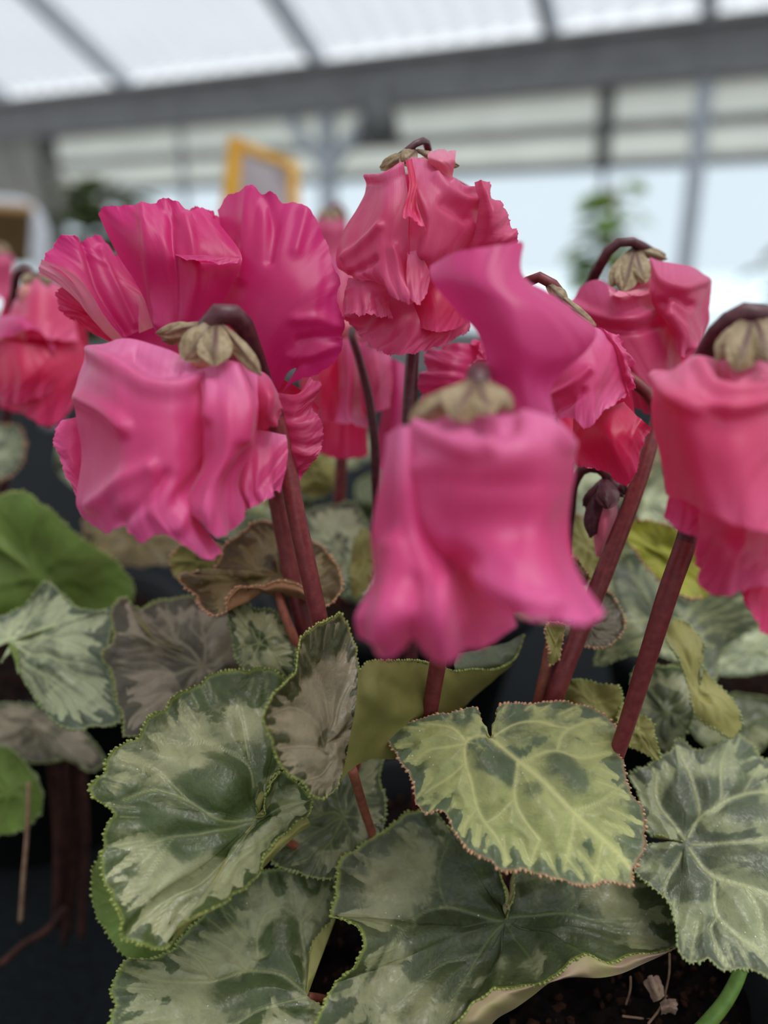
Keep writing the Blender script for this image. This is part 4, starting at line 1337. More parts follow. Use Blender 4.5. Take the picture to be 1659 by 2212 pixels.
# ---- leaves of the nearest plant
L1 = leaf(FRONT, (553, 1771), [(590, 1705), (616, 1630), (622, 1540), (620, 1468), (593, 1449), (530, 1444), (467, 1452), (425, 1477), (383, 1498), (355, 1529), (320, 1550), (306, 1582), (246, 1624), (218, 1673), (190, 1708), (201, 1730),
     (246, 1760), (232, 1782), (222, 1837), (229, 1897), (246, 1945), (264, 1987), (257, 2022, 2), (299, 2036, 3), (339, 2050, 3), (362, 2026, 0), (376, 1987, -5), (411, 1973, -8), (449, 1956, -8), (495, 1917, -8), (544, 1883, -8),
     (572, 1837, -7), (635, 1795, -6), (670, 1778, -5), (683, 1729, -4), (640, 1688, -5), (610, 1666, -6), (582, 1680, -6), (556, 1708, -4), (546, 1745, -2)], 0.212, 'green', 'olive', 'lime', (0.00003, -0.00006),
     'large marbled green leaf with lime beaded edge turned up along its lower side', veins=9, ruf=0.8, pucker=2.4, seed=1, cup=-2, lob=0.2, dent=2.6,
     vpx=[[.8, (551, 1771), (460, 1771), (404, 1736), (348, 1711), (267, 1732)], [.6, (547, 1704), (533, 1652), (488, 1617), (446, 1599), (407, 1568), (390, 1508)], [.3, (540, 1645), (533, 1575), (512, 1505)], [.4, (551, 1778), (488, 1855), (425, 1917), (376, 1945), (330, 2020)],
          [.5, (547, 1778), (439, 1802), (376, 1809), (285, 1851), (232, 1897)], [.35, (376, 1809), (330, 1880), (270, 1950)], [.4, (558, 1774), (617, 1739), (670, 1732)], [.3, (404, 1736), (330, 1660), (250, 1640)], [.3, (425, 1917), (350, 1960), (290, 2010)], [.3, (446, 1599), (400, 1610), (330, 1590)], [.5, (484, 1890), (519, 1844), (600, 1800)]],
     pat=((477, 1708, 70, -1.0), (510, 1735, 40, -.8), (565, 1652, 32, -.9), (404, 1812, 45, -.9), (300, 1752, 50, -.9), (376, 1610, 55, .8), (285, 1795, 40, .6), (345, 1890, 60, .7), (278, 1645, 45, .6), (470, 1490, 50, -.6), (520, 1560, 45, .5), (450, 1880, 40, .5), (560, 1480, 45, -.9)))
curl(L1, [(372, 2004, -7), (376, 1989, -7), (411, 1974, -9), (449, 1957, -9), (495, 1918, -9), (544, 1884, -9), (572, 1838, -8), (635, 1796, -7), (670, 1779, -6)],
     [(355, 2042, 0), (384, 2006, 2), (420, 1988, 2), (462, 1964, 2), (520, 1918, 3), (574, 1870, 3), (604, 1838, 3), (646, 1800, 2), (672, 1782, 0)], 0.200, 'olive', 'lime', 2)
stalk(L1, [(556, 1775, 0.214), (640, 1830, 0.232), (800, 1950, 0.25), (900, 2060, 0.256)], [9, 9])

L2 = leaf(FRONT, (700, 1610), [(772, 1560, -3), (776, 1500, -3), (775, 1455, 0), (770, 1400, 4), (755, 1360, 6), (738, 1328, 5), (715, 1335, 3), (690, 1350, 0), (655, 1375, -2), (648, 1405, -4), (640, 1450, -5), (615, 1480, -6), (602, 1505, -6), (588, 1545, -7),
     (600, 1575, -6), (604, 1610, -5), (612, 1650, -3), (622, 1670, -2), (650, 1690, 0), (672, 1718, 0), (695, 1725, 0), (722, 1708, -1), (738, 1670, -2), (755, 1615, -3)], 0.203, 'silver', 'olive', 'lime', (0.00012, -0.00004),
     'upright silvery leaf folded like a funnel, its olive underside facing the viewer on one half', veins=7, ruf=0.6, pucker=1.0, seed=2, slit=False, lob=0.2, dent=1.2,
     vpx=[[.4, (700, 1610), (680, 1560), (640, 1530), (600, 1545)], [.4, (710, 1560), (700, 1480), (670, 1420), (660, 1390)], [.4, (720, 1570), (750, 1480), (765, 1450)], [.35, (700, 1620), (660, 1615), (615, 1618)], [.35, (705, 1650), (680, 1680), (650, 1690)], [.35, (715, 1600), (760, 1590)]],
     pat=((700, 1385, 36, -1.1), (658, 1440, 28, -1.1), (735, 1385, 22, -.8), (640, 1490, 22, -.8), (700, 1667, 50, .6), (690, 1530, 60, .6), (620, 1590, 18, -.6), (740, 1440, 24, .4)))
petal([[(735, 1690, 0), (760, 1660, 2), (800, 1640, 8), (850, 1640, 16), (950, 1600, 30)], [(755, 1600, -2), (800, 1580, 2), (850, 1570, 9), (920, 1560, 22), (990, 1540, 34)],
       [(770, 1510, -2), (810, 1490, -2), (860, 1490, 6), (930, 1490, 19), (1000, 1490, 30), (1060, 1475, 38)],
       [(774, 1452, -1), (790, 1433, -1), (850, 1427, 6), (905, 1428, 13), (945, 1438, 18), (985, 1450, 23), (1020, 1446, 26), (1070, 1446, 30), (1110, 1432, 34)]], 0.203, UNDER['olive'], L2, 0.3, 4, 2, 131, 110, 50, 'folded_half',
      ridges=(([(800, 1500), (850, 1540), (930, 1530)], 22, 1.2), ([(830, 1470), (880, 1500)], 16, -0.8)))
petal([[(1000, 1475, 30), (1050, 1465, 34), (1100, 1440, 38)], [(985, 1451, 24), (1020, 1448, 28), (1070, 1440, 34), (1110, 1425, 38)], [(985, 1410, 34), (1040, 1400, 38), (1100, 1385, 42), (1134, 1368, 44)]], 0.203, LEAF['mid'], L2, 0.3, 4, 2, 132, 60, 30, 'inner_face')
bead_line(L2, [(774, 1452, -1), (790, 1433, -1), (850, 1427, 6), (905, 1428, 13), (945, 1438, 18), (985, 1450, 23), (1020, 1446, 26), (1070, 1446, 30), (1110, 1425, 36), (1134, 1368, 44)], 0.203, 'lime', 3.6, 3)
stalk(L2, [(760, 1660, 0.207), (790, 1760, 0.225), (880, 2000, 0.254)], [10, 10])

L3 = leaf(FRONT, (1060, 1597), [(1040, 1572), (1026, 1534), (965, 1541), (910, 1549), (834, 1588, 2), (853, 1625), (885, 1675), (900, 1733), (921, 1758), (957, 1751), (983, 1802), (1015, 1838), (1059, 1863), (1088, 1880), (1127, 1880), (1167, 1889),
     (1211, 1903), (1276, 1914), (1326, 1905), (1362, 1912), (1373, 1878), (1399, 1805), (1388, 1744), (1362, 1697), (1344, 1635, 2), (1341, 1607, 3), (1315, 1545, 4), (1290, 1534, 4), (1247, 1516, 2), (1182, 1512), (1127, 1516), (1080, 1522), (1070, 1562)],
     0.212, 'pale', 'olive', 'peach', (0.00001, -0.00007), 'pale yellow-green leaf with bold veins and a notch, in front of the wine red stems', veins=7, ruf=0.6, pucker=2.2, seed=3, cup=2, lob=0.2, dent=1.8, vwpx=5.5,
     vpx=[[1, (1059, 1596), (1124, 1646), (1200, 1711), (1243, 1758), (1308, 1813), (1362, 1878)], [.7, (1055, 1592), (1030, 1590), (1001, 1607), (1001, 1646), (1019, 1690), (1030, 1744), (1044, 1769), (1073, 1806), (1095, 1863)], [.4, (1001, 1610), (965, 1612), (928, 1617), (892, 1643)],
          [.4, (1001, 1603), (972, 1570), (921, 1558)], [.35, (1001, 1650), (965, 1683), (921, 1708)], [.7, (1120, 1645), (1113, 1726), (1135, 1769), (1164, 1813)], [.5, (1113, 1730), (1080, 1766), (1051, 1780)], [.5, (1131, 1645), (1203, 1616), (1254, 1632), (1320, 1625)],
          [.5, (1203, 1616), (1218, 1578), (1297, 1549)], [.45, (1064, 1592), (1102, 1567), (1214, 1560), (1232, 1567)], [.45, (1247, 1750), (1326, 1715), (1355, 1690)], [.35, (1240, 1760), (1236, 1806), (1215, 1880)], [.4, (1030, 1748), (994, 1795)], [.4, (1041, 1785), (1033, 1832)], [.4, (1164, 1813), (1150, 1850), (1142, 1880)], [.3, (1308, 1813), (1290, 1860), (1280, 1905)]],
     pat=((1062, 1640, 36, -.8), (1092, 1670, 34, -.9), (1211, 1652, 40, -.8), (1250, 1697, 34, -.7), (1150, 1712, 26, -.7), (1276, 1823, 28, -.35), (1200, 1780, 60, .5), (1000, 1690, 40, .5), (960, 1640, 40, .9), (930, 1590, 30, .6), (1060, 1700, 24, .5), (1160, 1800, 60, .8), (1310, 1760, 60, .7), (1300, 1600, 45, .7), (1010, 1720, 22, .8), (1310, 1870, 50, .9), (1120, 1540, 25, -.8), (1000, 1545, 26, -.8)))
stalk(L3, [(1062, 1600, 0.215), (1060, 1700, 0.235), (1040, 2020, 0.255)], [9, 9])

L4 = leaf(FRONT, (1092, 1990), [(1078, 1950), (1064, 1870), (1026, 1814), (962, 1780), (942, 1757), (905, 1754), (868, 1757), (843, 1784), (789, 1819), (734, 1854), (729, 1913), (715, 1987), (742, 1996, -2), (769, 2009, -3), (774, 2056, -3), (745, 2090, -2), (724, 2116),
     (695, 2180), (680, 2225), (700, 2290), (800, 2330), (920, 2300), (985, 2235, -2), (1000, 2205, -5), (1026, 2165, -6), (1070, 2121, -7), (1110, 2126, -7), (1164, 2116, -7), (1224, 2081, -7), (1273, 2056, -6), (1313, 2071, -6), (1372, 2061, -5), (1421, 2056, -3),
     (1481, 2032, 0), (1461, 1962), (1421, 1913), (1382, 1873), (1322, 1839), (1174, 1814), (1125, 1864), (1112, 1955)], 0.220, 'dark', 'blush', 'lime', (0.00001, -0.00007),
     'broad dark marbled leaf at the bottom, its near edge curled up to show a blush underside', veins=9, ruf=0.7, pucker=2.0, seed=4, cup=-1, lob=0.2, dent=2.2,
     vpx=[[.8, (1085, 1988), (1070, 1987), (1026, 1972), (967, 1953), (917, 1967), (878, 2002), (848, 2037)], [.6, (967, 1953), (952, 1903), (949, 1869), (967, 1814)], [.6, (1100, 1980), (1160, 1976), (1219, 1972), (1298, 1987), (1382, 1987), (1440, 1960)], [.6, (1085, 1995), (1066, 2017), (1041, 2061), (1001, 2116), (977, 2160), (960, 2230)],
          [.3, (1041, 2061), (960, 2080), (900, 2130), (850, 2180)], [.3, (1298, 1987), (1340, 2010), (1400, 2020)], [.35, (878, 2002), (820, 1990), (740, 1995)], [.3, (1219, 1972), (1260, 1930), (1300, 1880)], [.25, (1092, 1995), (1130, 2040), (1160, 2090)]],
     pat=((863, 1903, 75, .9), (900, 1860, 40, .6), (1313, 1938, 50, .8), (920, 2170, 70, .5), (996, 1864, 50, -1), (947, 2030, 70, -.8), (1224, 2025, 60, -.7), (770, 1880, 30, -.6), (1040, 1930, 40, -.8), (1000, 2050, 50, -.6), (800, 1960, 50, .4), (1170, 1920, 40, .3)))
curl(L4, [(985, 2235, -3), (1000, 2206, -5), (1026, 2166, -7), (1070, 2122, -8), (1110, 2127, -8), (1164, 2117, -8), (1224, 2082, -8), (1273, 2057, -7), (1313, 2072, -6), (1372, 2062, -5), (1421, 2057, -3), (1481, 2033, 0)],
     [(1040, 2240, 2), (1075, 2200, 2), (1110, 2180, 2), (1150, 2152, 3), (1190, 2122, 3), (1230, 2112, 3), (1300, 2112, 3), (1340, 2104, 3), (1390, 2082, 3), (1446, 2056, 2), (1483, 2034, 1)], 0.206, 'blush', 'lime', 5)
stalk(L4, [(1094, 1992, 0.223), (1080, 2030, 0.24), (1040, 2090, 0.25)], [9, 9])

L5 = leaf(FRONT, (662, 2152), [(668, 2092), (674, 2041), (705, 2003), (728, 1972), (730, 1920), (705, 1882), (630, 1876), (578, 1882), (534, 1900), (482, 1944), (430, 1979), (382, 2034), (372, 2047), (338, 2071), (272, 2085), (247, 2126), (245, 2178), (240, 2215), (260, 2290),
     (400, 2345), (600, 2350), (720, 2290), (735, 2210), (690, 2165)], 0.214, 'green', 'olive', 'lime', (0.00002, -0.00008), 'marbled leaf in the bottom corner, its edge notched beside the dark broad leaf', veins=8, ruf=0.7, pucker=2.0, seed=5, lob=0.2, dent=2.0,
     vpx=[[.7, (659, 2144), (657, 2041), (654, 1992), (688, 1958), (712, 1913)], [.5, (654, 1992), (616, 1965), (575, 1972), (554, 2006), (554, 2061)], [.8, (661, 2147), (602, 2102), (534, 2095), (465, 2109), (355, 2125), (270, 2110)], [.6, (664, 2154), (568, 2178), (499, 2209)], [.4, (582, 1960), (578, 1890)], [.4, (633, 1965), (632, 1884)],
          [.4, (540, 2030), (496, 1986), (482, 1951)], [.35, (465, 2109), (420, 2060), (390, 2040)], [.3, (355, 2125), (300, 2180), (260, 2210)], [.35, (534, 2095), (500, 2050), (440, 2010)]],
     pat=((613, 2030, 50, -.9), (499, 2140, 55, -.8), (430, 2070, 50, .6), (560, 1950, 40, .6), (660, 1935, 40, .5), (500, 2020, 35, .5), (320, 2140, 40, .4), (480, 1975, 30, -.6), (680, 1900, 30, -.7)))
stalk(L5, [(664, 2154, 0.217), (760, 2160, 0.24), (880, 2120, 0.256)], [9, 9])

L6 = leaf(FRONT, (310, 1960), [(222, 1838), (202, 1880), (197, 1940), (212, 1990), (248, 2040), (290, 2075), (360, 2085), (430, 2040), (430, 1950), (330, 1850)], 0.232, 'green', 'green', 'lime', (0, -0.00003),
          'plain green leaf underside peeping out behind the large marbled leaf', flip=True, veins=7, seed=6, slit=False, hi=False, pucker=0.6)
L7 = leaf(FRONT, (742, 1765), [(690, 1610), (740, 1585), (800, 1600), (826, 1612), (820, 1680), (832, 1720), (828, 1790), (815, 1830), (770, 1860), (730, 1895), (650, 1890), (590, 1865), (620, 1790), (670, 1700)], 0.236, 'dark', 'olive', 'sage', (0, -0.00008),
          'dark green leaf in the shade between the marbled and the folded leaves', veins=8, seed=7, slit=False, pucker=1.2)
L8 = leaf(FRONT, (1480, 1820), [(1430, 1808), (1406, 1802), (1390, 1766), (1375, 1707), (1358, 1678), (1393, 1657), (1414, 1643), (1452, 1622), (1452, 1601), (1505, 1625), (1546, 1610), (1579, 1589), (1594, 1578), (1617, 1592), (1635, 1613), (1662, 1634), (1720, 1660), (1800, 1750), (1830, 1880),
     (1800, 2020), (1730, 2090), (1658, 2105), (1623, 2094), (1582, 2094), (1552, 2088), (1532, 2073), (1493, 2076), (1467, 2055), (1462, 2000), (1437, 1934), (1399, 1905), (1372, 1870), (1394, 1824), (1430, 1818)], 0.224, 'mid', 'olive', 'sage', (0, -0.00009),
     'grey-green leaf with pale veins meeting at a reddish notch, at the picture edge', veins=9, ruf=0.6, pucker=2.0, seed=8, lob=0.2, dent=1.6, vwpx=5,
     vpx=[[.7, (1479, 1814), (1458, 1784), (1428, 1743), (1420, 1719), (1418, 1672)], [.8, (1487, 1808), (1511, 1766), (1535, 1755), (1564, 1734), (1605, 1722), (1659, 1710), (1750, 1690)], [.6, (1508, 1763), (1502, 1725), (1490, 1678), (1470, 1645), (1458, 1619)], [.4, (1555, 1731), (1557, 1687), (1564, 1634), (1582, 1595)],
          [.6, (1493, 1825), (1576, 1824), (1659, 1822), (1780, 1820)], [.9, (1490, 1835), (1523, 1878), (1546, 1896), (1605, 1920), (1659, 1940), (1770, 1980)], [.7, (1543, 1899), (1546, 1943), (1552, 1973), (1585, 2011), (1611, 2035), (1647, 2058)], [.45, (1552, 1976), (1537, 1999), (1543, 2020), (1576, 2085)],
          [.6, (1472, 1840), (1455, 1870), (1440, 1896), (1437, 1929), (1452, 1946)], [.4, (1510, 1990), (1500, 2030), (1493, 2076)], [.35, (1605, 1920), (1640, 1980), (1658, 2060)], [.35, (1605, 1722), (1630, 1680), (1650, 1650)]],
     pat=((1464, 1716, 42, -1), (1529, 1710, 34, -1), (1599, 1755, 38, -1), (1487, 1914, 45, -1), (1635, 1880, 34, -.7), (1590, 1960, 40, .6), (1560, 1650, 40, .7), (1480, 1990, 40, .5), (1420, 1880, 26, .4), (1430, 1690, 24, .4), (1580, 1850, 40, .3)))
stalk(L8, [(1482, 1822, 0.227), (1380, 1960, 0.245), (1160, 2060, 0.255)], [9, 9])
L9 = leaf(FRONT, (440, 1440), [(240, 1340), (262, 1292), (290, 1310), (340, 1295), (400, 1290), (480, 1310), (520, 1330), (560, 1380), (600, 1440), (560, 1470), (470, 1490), (400, 1520), (330, 1575), (272, 1592), (265, 1540), (250, 1500), (235, 1450), (218, 1420), (250, 1380)], 0.250, 'lilac', 'olive', 'lime', (0, -0.00007),
          'grey lilac leaf behind the large marbled leaf', veins=8, seed=9, slit=False, pucker=1.6, cup=3)
L13 = leaf(FRONT, (606, 1245), [(386, 1245, -3), (409, 1236), (447, 1239), (467, 1219), (487, 1181), (513, 1158), (542, 1129), (594, 1129), (629, 1135), (669, 1164), (698, 1181), (727, 1216), (739, 1268), (721, 1300), (684, 1312, -3), (652, 1277, -6), (611, 1265, -6), (577, 1265, -6), (542, 1257, -6), (510, 1265, -6),
     (493, 1288, -5), (487, 1326, -3), (464, 1335, -2), (438, 1320), (418, 1283)], 0.244, 'brown', 'tan', 'peach', (0, -0.00008), 'brownish green leaf with a rolled peach rim behind the leaning stem', veins=8, seed=13, slit=False, pucker=1.4)
curl(L13, [(488, 1322, -5), (493, 1288, -6), (510, 1265, -7), (542, 1257, -7), (577, 1265, -7), (611, 1265, -7), (652, 1277, -7), (684, 1300, -4)], [(492, 1326, 0), (503, 1300, 2), (520, 1280, 3), (545, 1270, 3), (577, 1284, 3), (611, 1290, 3), (650, 1298, 3), (684, 1312, 0)], 0.240, 'tan', 'peach', 9)
stalk(L13, [(600, 1275, 0.240), (612, 1320, 0.238), (632, 1370, 0.237), (655, 1430, 0.24), (760, 1750, 0.255), (880, 2000, 0.26)], [10, 9, 9])
L14 = leaf(FRONT, (560, 1390), [(500, 1300), (520, 1285), (545, 1312), (590, 1320), (622, 1350), (640, 1400), (632, 1450), (570, 1475), (520, 1440), (498, 1360)], 0.238, 'green', 'olive', 'sage', (0, -0.00006), 'small fresh green leaf under the brownish rolled leaf', veins=6, seed=14, slit=False, pucker=1.0)
L18 = leaf(FRONT, (1510, 1500), [(1452, 1340), (1490, 1345), (1522, 1390), (1512, 1430), (1545, 1470), (1590, 1520), (1606, 1570), (1590, 1592), (1545, 1578), (1500, 1545), (1486, 1480), (1458, 1420), (1440, 1380)], 0.240, 'mid', 'olive', 'sage', (0, -0.00004), 'wavy olive leaf seen from below right of the leaning stem', flip=True, veins=6, seed=18, slit=False, hi=False, pucker=0.5)
L19 = leaf(FRONT, (1262, 1350), [(1240, 1400), (1235, 1330), (1270, 1290), (1310, 1278), (1340, 1300), (1353, 1340), (1335, 1380), (1300, 1400), (1265, 1398)], 0.240, 'lilac', 'olive', 'peach', (0, -0.00005), 'small grey lilac leaf with fringed edge beside the front flower', veins=8, seed=19, slit=False, hi=False, pucker=0.8)
L21 = leaf(FRONT, (1280, 1520), [(1228, 1475), (1250, 1468), (1290, 1475), (1338, 1490), (1335, 1560), (1300, 1580), (1240, 1550)], 0.234, 'mid', 'olive', 'lime', (0, -0.00004), 'olive leaf edge behind the pale veined leaf, between two stems', flip=True, veins=5, seed=21, slit=False, hi=False, pucker=0.4)
L22 = leaf(FRONT, (1375, 1580), [(1345, 1520), (1372, 1538), (1408, 1560), (1412, 1590), (1424, 1642), (1380, 1620), (1340, 1600)], 0.232, 'mid', 'olive', 'lime', (0, -0.00004), 'small olive leaf tip behind the rightmost stem', flip=True, veins=5, seed=22, slit=False, hi=False, pucker=0.4)
L23 = leaf(FRONT, (1200, 1390), [(1181, 1350), (1222, 1350), (1216, 1380), (1205, 1424), (1190, 1436), (1182, 1400)], 0.225, 'brown', 'olive', 'peach', (0, 0), 'narrow olive leaf sliver with peach edge under the front flower', flip=True, veins=4, seed=23, slit=False, hi=False, pucker=0.3)
stalk(L23, [(1195, 1360, 0.232), (1180, 1440, 0.233), (1160, 1530, 0.235), (1080, 1900, 0.255)], [12, 12])
L26 = leaf(FRONT, (1440, 1540), [(1370, 1450), (1440, 1440), (1505, 1450), (1496, 1530), (1482, 1585), (1440, 1640), (1400, 1620), (1370, 1530)], 0.256, 'dark', 'olive', 'sage', (0, -0.00006), 'dark leaf in the gap behind the rightmost stem', veins=7, seed=26, slit=False, hi=False)
L27 = leaf(FRONT, (1245, 1230), [(1222, 1205), (1240, 1205), (1262, 1228), (1270, 1258), (1245, 1270), (1222, 1260)], 0.232, 'brown', 'tan', 'peach', (0, 0), 'tiny brown leaf with peach edge beside the front flower', veins=4, seed=27, slit=False, hi=False, pucker=0.3)
# young green stalk, straw and dried petals on the soil
st = stem([(1612, 2040, 0.228), (1600, 2095, 0.226), (1572, 2155, 0.224), (1525, 2215, 0.222), (1450, 2290, 0.222)], [13, 15, 18], FRONT, M_GSTALK, 'green_stalk', 40)
for k, (x0, y0, x1, y1) in enumerate(((1446, 2060, 1436, 2150), (1362, 2110, 1352, 2170), (1345, 2195, 1420, 2205), (1400, 2212, 1440, 2150))):
    stem([(x0, y0, 0.224), ((x0 + x1) / 2 + 4, (y0 + y1) / 2, 0.227), (x1, y1, 0.229)], [2.6, 2.2], FRONT, M_STRAW, 'straw', 16, 6)
petal([[(1412, 2165, 0), (1424, 2160, -3), (1436, 2150, 0)], [(1400, 2140, 0), (1412, 2130, -4), (1430, 2125, 0)], [(1392, 2120, 1), (1402, 2108, -2), (1420, 2108, 1)]], 0.227, M_DEADP, FRONT, 0.6, 3, 2, 141, 30, 24, 'dried_petal')
petal([[(1425, 2165, 0), (1428, 2178, -3), (1428, 2192, 0)], [(1445, 2158, 0), (1450, 2172, -4), (1445, 2190, 0)], [(1458, 2162, 1), (1464, 2175, -2), (1456, 2192, 1)]], 0.227, M_DEADP, FRONT, 0.6, 3, 2, 142, 30, 24, 'dried_petal')


# ------------------------------------------------------------------ neighbours
def gen_leaf(root, x, y, d, r, rot, top='mid', under='olive', bead='sage', sq=0.6, sl=-0.00012, seed=0, label=None, beads=False, flip=False):
    rng = np.random.default_rng(seed + 900)
    b = []
    for k in range(15):
        a = 0.16 + (2 * math.pi - 0.32) * k / 14
        rr = r * (0.72 + 0.28 * math.sin(a / 2) ** 0.6) * rng.uniform(0.92, 1.08)
        if k in (0, 14):
            rr *= 0.8
        b.append((x + rr * math.cos(a + rot), y + rr * math.sin(a + rot) * sq, rng.uniform(-3, 3)))
    return leaf(root, (x, y), b, d, top, under, bead, (rng.uniform(-0.00004, 0.00004), sl), label, flip=flip, veins=8, ruf=1.5, seed=seed, hi=False, beads=beads, pucker=1.5, cup=rng.uniform(-3, 5), dent=2.2)


def gen_flower(root, x, y, d, s, label, m1=None, m2=None, seed=0, foot=None):
    rng = np.random.default_rng(seed + 500)
    f = flower(root, x, y, d, s * 0.2, label)
    mm = s * d / FPX * 1000
    for k in range(5):
        ph = 2 * math.pi * k / 5 + rng.uniform(-0.3, 0.3)
        rows = []
        for (h, r, wd) in ((0.0, 0.22, 0.5), (0.3, 0.62, 0.75), (0.8, 0.66, 0.8), (1.3, 0.74, 0.85), (1.6, 0.98 + rng.uniform(-.1, .15), 0.9)):
            row = []
            for q in (-1, -0.5, 0, 0.5, 1):
                a = ph + q * wd
                row.append((x + s * r * math.cos(a), y + s * (h + 0.16 * r * math.sin(a) - 0.1), -mm * r * math.sin(a)))
            rows.append(row)
        petal(rows, d, (m1 or PINK) if math.sin(ph) > -0.3 else (m2 or CERISE), f, 1.4, 4, 5, seed * 7 + k, 60, 36)
    for k in range(5):
        a = 2 * math.pi * k / 5 + 0.3
        sepal((x, y - s * 0.32, 0), (x + s * 0.5 * math.cos(a), y + s * (0.02 + 0.12 * math.sin(a)), -mm * 0.5 * math.sin(a)), s * 0.17, d, f, seed=seed + k)
    fx, fy, fd = foot or (x + rng.uniform(-60, 60), y + 5.5 * s, d + 0.02)
    sd = -1 if rng.random() < 0.5 else 1
    stem([(x, y - s * 0.1, d), (x + sd * s * 0.05, y - s * 0.38, d), (x + sd * s * 0.25, y - s * 0.46, d + 0.002), (x + sd * s * 0.5, y - s * 0.2, d + mm * 0.0004), (x + sd * s * 0.5, y + s * 0.6, d + mm * 0.0009), (fx, fy, fd)],
         [s * 0.08, s * 0.09, s * 0.09, s * 0.1], f, STEM, n=50)
    return f


# left neighbour
d = 0.31
f8 = flower(LEFT, 70, 640, d, 30, 'blurred cerise flower at the picture edge beside the big magenta one')
petal([[(10, 640, 12), (90, 620, 14), (180, 650, 12)], [(-20, 780, 12), (80, 780, 20), (190, 780, 12)], [(0, 880, 8), (90, 900, 12), (170, 850, 8)]], d, CERISE, f8, 1.2, 4, 5, 201)
petal([[(30, 650, 0), (85, 600, -4), (135, 620, 0)], [(15, 700, -2), (80, 670, -10), (160, 690, 0)], [(20, 740, -4), (80, 730, -14), (170, 740, -2)]], d, CORAL, f8, 0.8, 3, 4, 202)
petal([[(-30, 690, 0), (30, 680, -5), (110, 690, -2)], [(-30, 720, -6), (40, 690, -16), (118, 740, -8)], [(-40, 760, -8), (30, 720, -18), (80, 715, -18), (120, 760, -10)]], d, ORCHID, f8, 0.8, 3, 4, 203)
petal([[(-20, 730, 0), (70, 730, -8), (180, 740, 2)], [(-30, 800, 0), (70, 800, -14), (190, 790, 2)], [(-10, 862, -2), (50, 895, -12), (110, 922, -10), (170, 860, 0)]], d, CERISE, f8, 1.4, 5, 6, 204)
petal([[(-10, 740, -12), (40, 740, -16), (100, 750, -12)], [(-20, 810, -12), (50, 810, -20), (120, 800, -12)], [(-20, 850, -12), (40, 870, -18), (110, 850, -12)]], d, CERISE, f8, 1.2, 5, 6, 205)
sepal((75, 590, 0), (110, 612, -4), 14, d, f8, seed=206)
sepal((75, 590, 0), (50, 616, -4), 14, d, f8, seed=207)
stem([(72, 610, d), (60, 585, d), (40, 590, d + .004), (30, 640, d + 0.01), (20, 800, d + 0.03), (0, 1200, 0.38)], [9, 10, 11], f8, HOOK)
gen_flower(LEFT, -10, 545, 0.46, 62, 'small blurred pink flower under the tan pot at the picture edge', ROSE, CERISE, 31)
leaf(LEFT, (80, 1240), [(-120, 1090), (-20, 1078), (55, 1062), (120, 1100), (170, 1150), (220, 1190), (270, 1240), (292, 1285), (240, 1325), (170, 1330), (100, 1310), (0, 1340), (-120, 1340)], 0.300, 'green', 'green', 'lime', (0, 0.00002),
     'big blurred green leaf underside below the cerise flower', flip=True, veins=7, seed=41, slit=False, hi=False, pucker=0.6, dent=3)
leaf(LEFT, (20, 1388), [(-100, 1430), (-100, 1340), (0, 1325), (55, 1290), (100, 1256), (130, 1280), (172, 1312), (230, 1322), (255, 1308), (243, 1380), (240, 1440), (250, 1500), (262, 1556), (205, 1572), (150, 1576), (108, 1550), (68, 1500), (42, 1450), (36, 1402), (0, 1428)], 0.262, 'mint', 'green', 'sage', (0, -0.00006),
     'pale mint leaf with drooping scalloped lobe at the picture edge', veins=9, seed=42, ruf=1.2, pucker=1.6, slit=True, dent=2.4)
leaf(LEFT, (-10, 975), [(-80, 920), (0, 914), (38, 920), (54, 960), (46, 1010), (20, 1036), (-80, 1030)], 0.34, 'mint', 'green', 'peach', (0, -0.0001), 'small very pale leaf at the picture edge under the cerise flower', veins=6, seed=43, slit=False, hi=False)
leaf(LEFT, (20, 1710), [(-80, 1640), (-10, 1612), (30, 1625), (64, 1664), (92, 1705), (80, 1765), (40, 1795), (-80, 1800)], 0.285, 'green', 'green', 'sage', (0, 0), 'blurred plain green leaf low at the picture edge', flip=True, veins=6, seed=44, slit=False, hi=False, pucker=0.5)
leaf(LEFT, (80, 1570), [(-60, 1540), (40, 1520), (120, 1545), (190, 1590), (224, 1650), (195, 1668), (150, 1640), (90, 1650), (40, 1640), (-60, 1640)], 0.300, 'lilac', 'olive', 'sage', (0, -0.00005), 'blurred grey leaf in shade below the pale mint leaf', veins=7, seed=45, slit=False, hi=False)
stem([(62, 1690, 0.28), (58, 1800, 0.282), (50, 1900, 0.285), (44, 1990, 0.29)], [4.5, 4.5, 5], LEFT, M_STRAW, 'dry_stalk', 30, 8)
for k, (x0, x1, dd) in enumerate(((110, 120, .31), (135, 125, .315), (155, 150, .32), (170, 175, .318), (125, 140, .325))):
    stem([(x0, 1620, dd), ((x0 + x1) / 2 + 10, 1780, dd + .004), (x1, 1990 + 12 * k, dd + 0.01)], [14, 12, 8], LEFT, M_DBROWN, 'dead_stalk', 24, 8)
stem([(0, 2085, 0.30), (50, 2040, 0.305), (100, 2010, 0.31), (140, 1960, 0.315)], [7, 7], LEFT, M_DBROWN, 'dead_stalk', 24, 8)

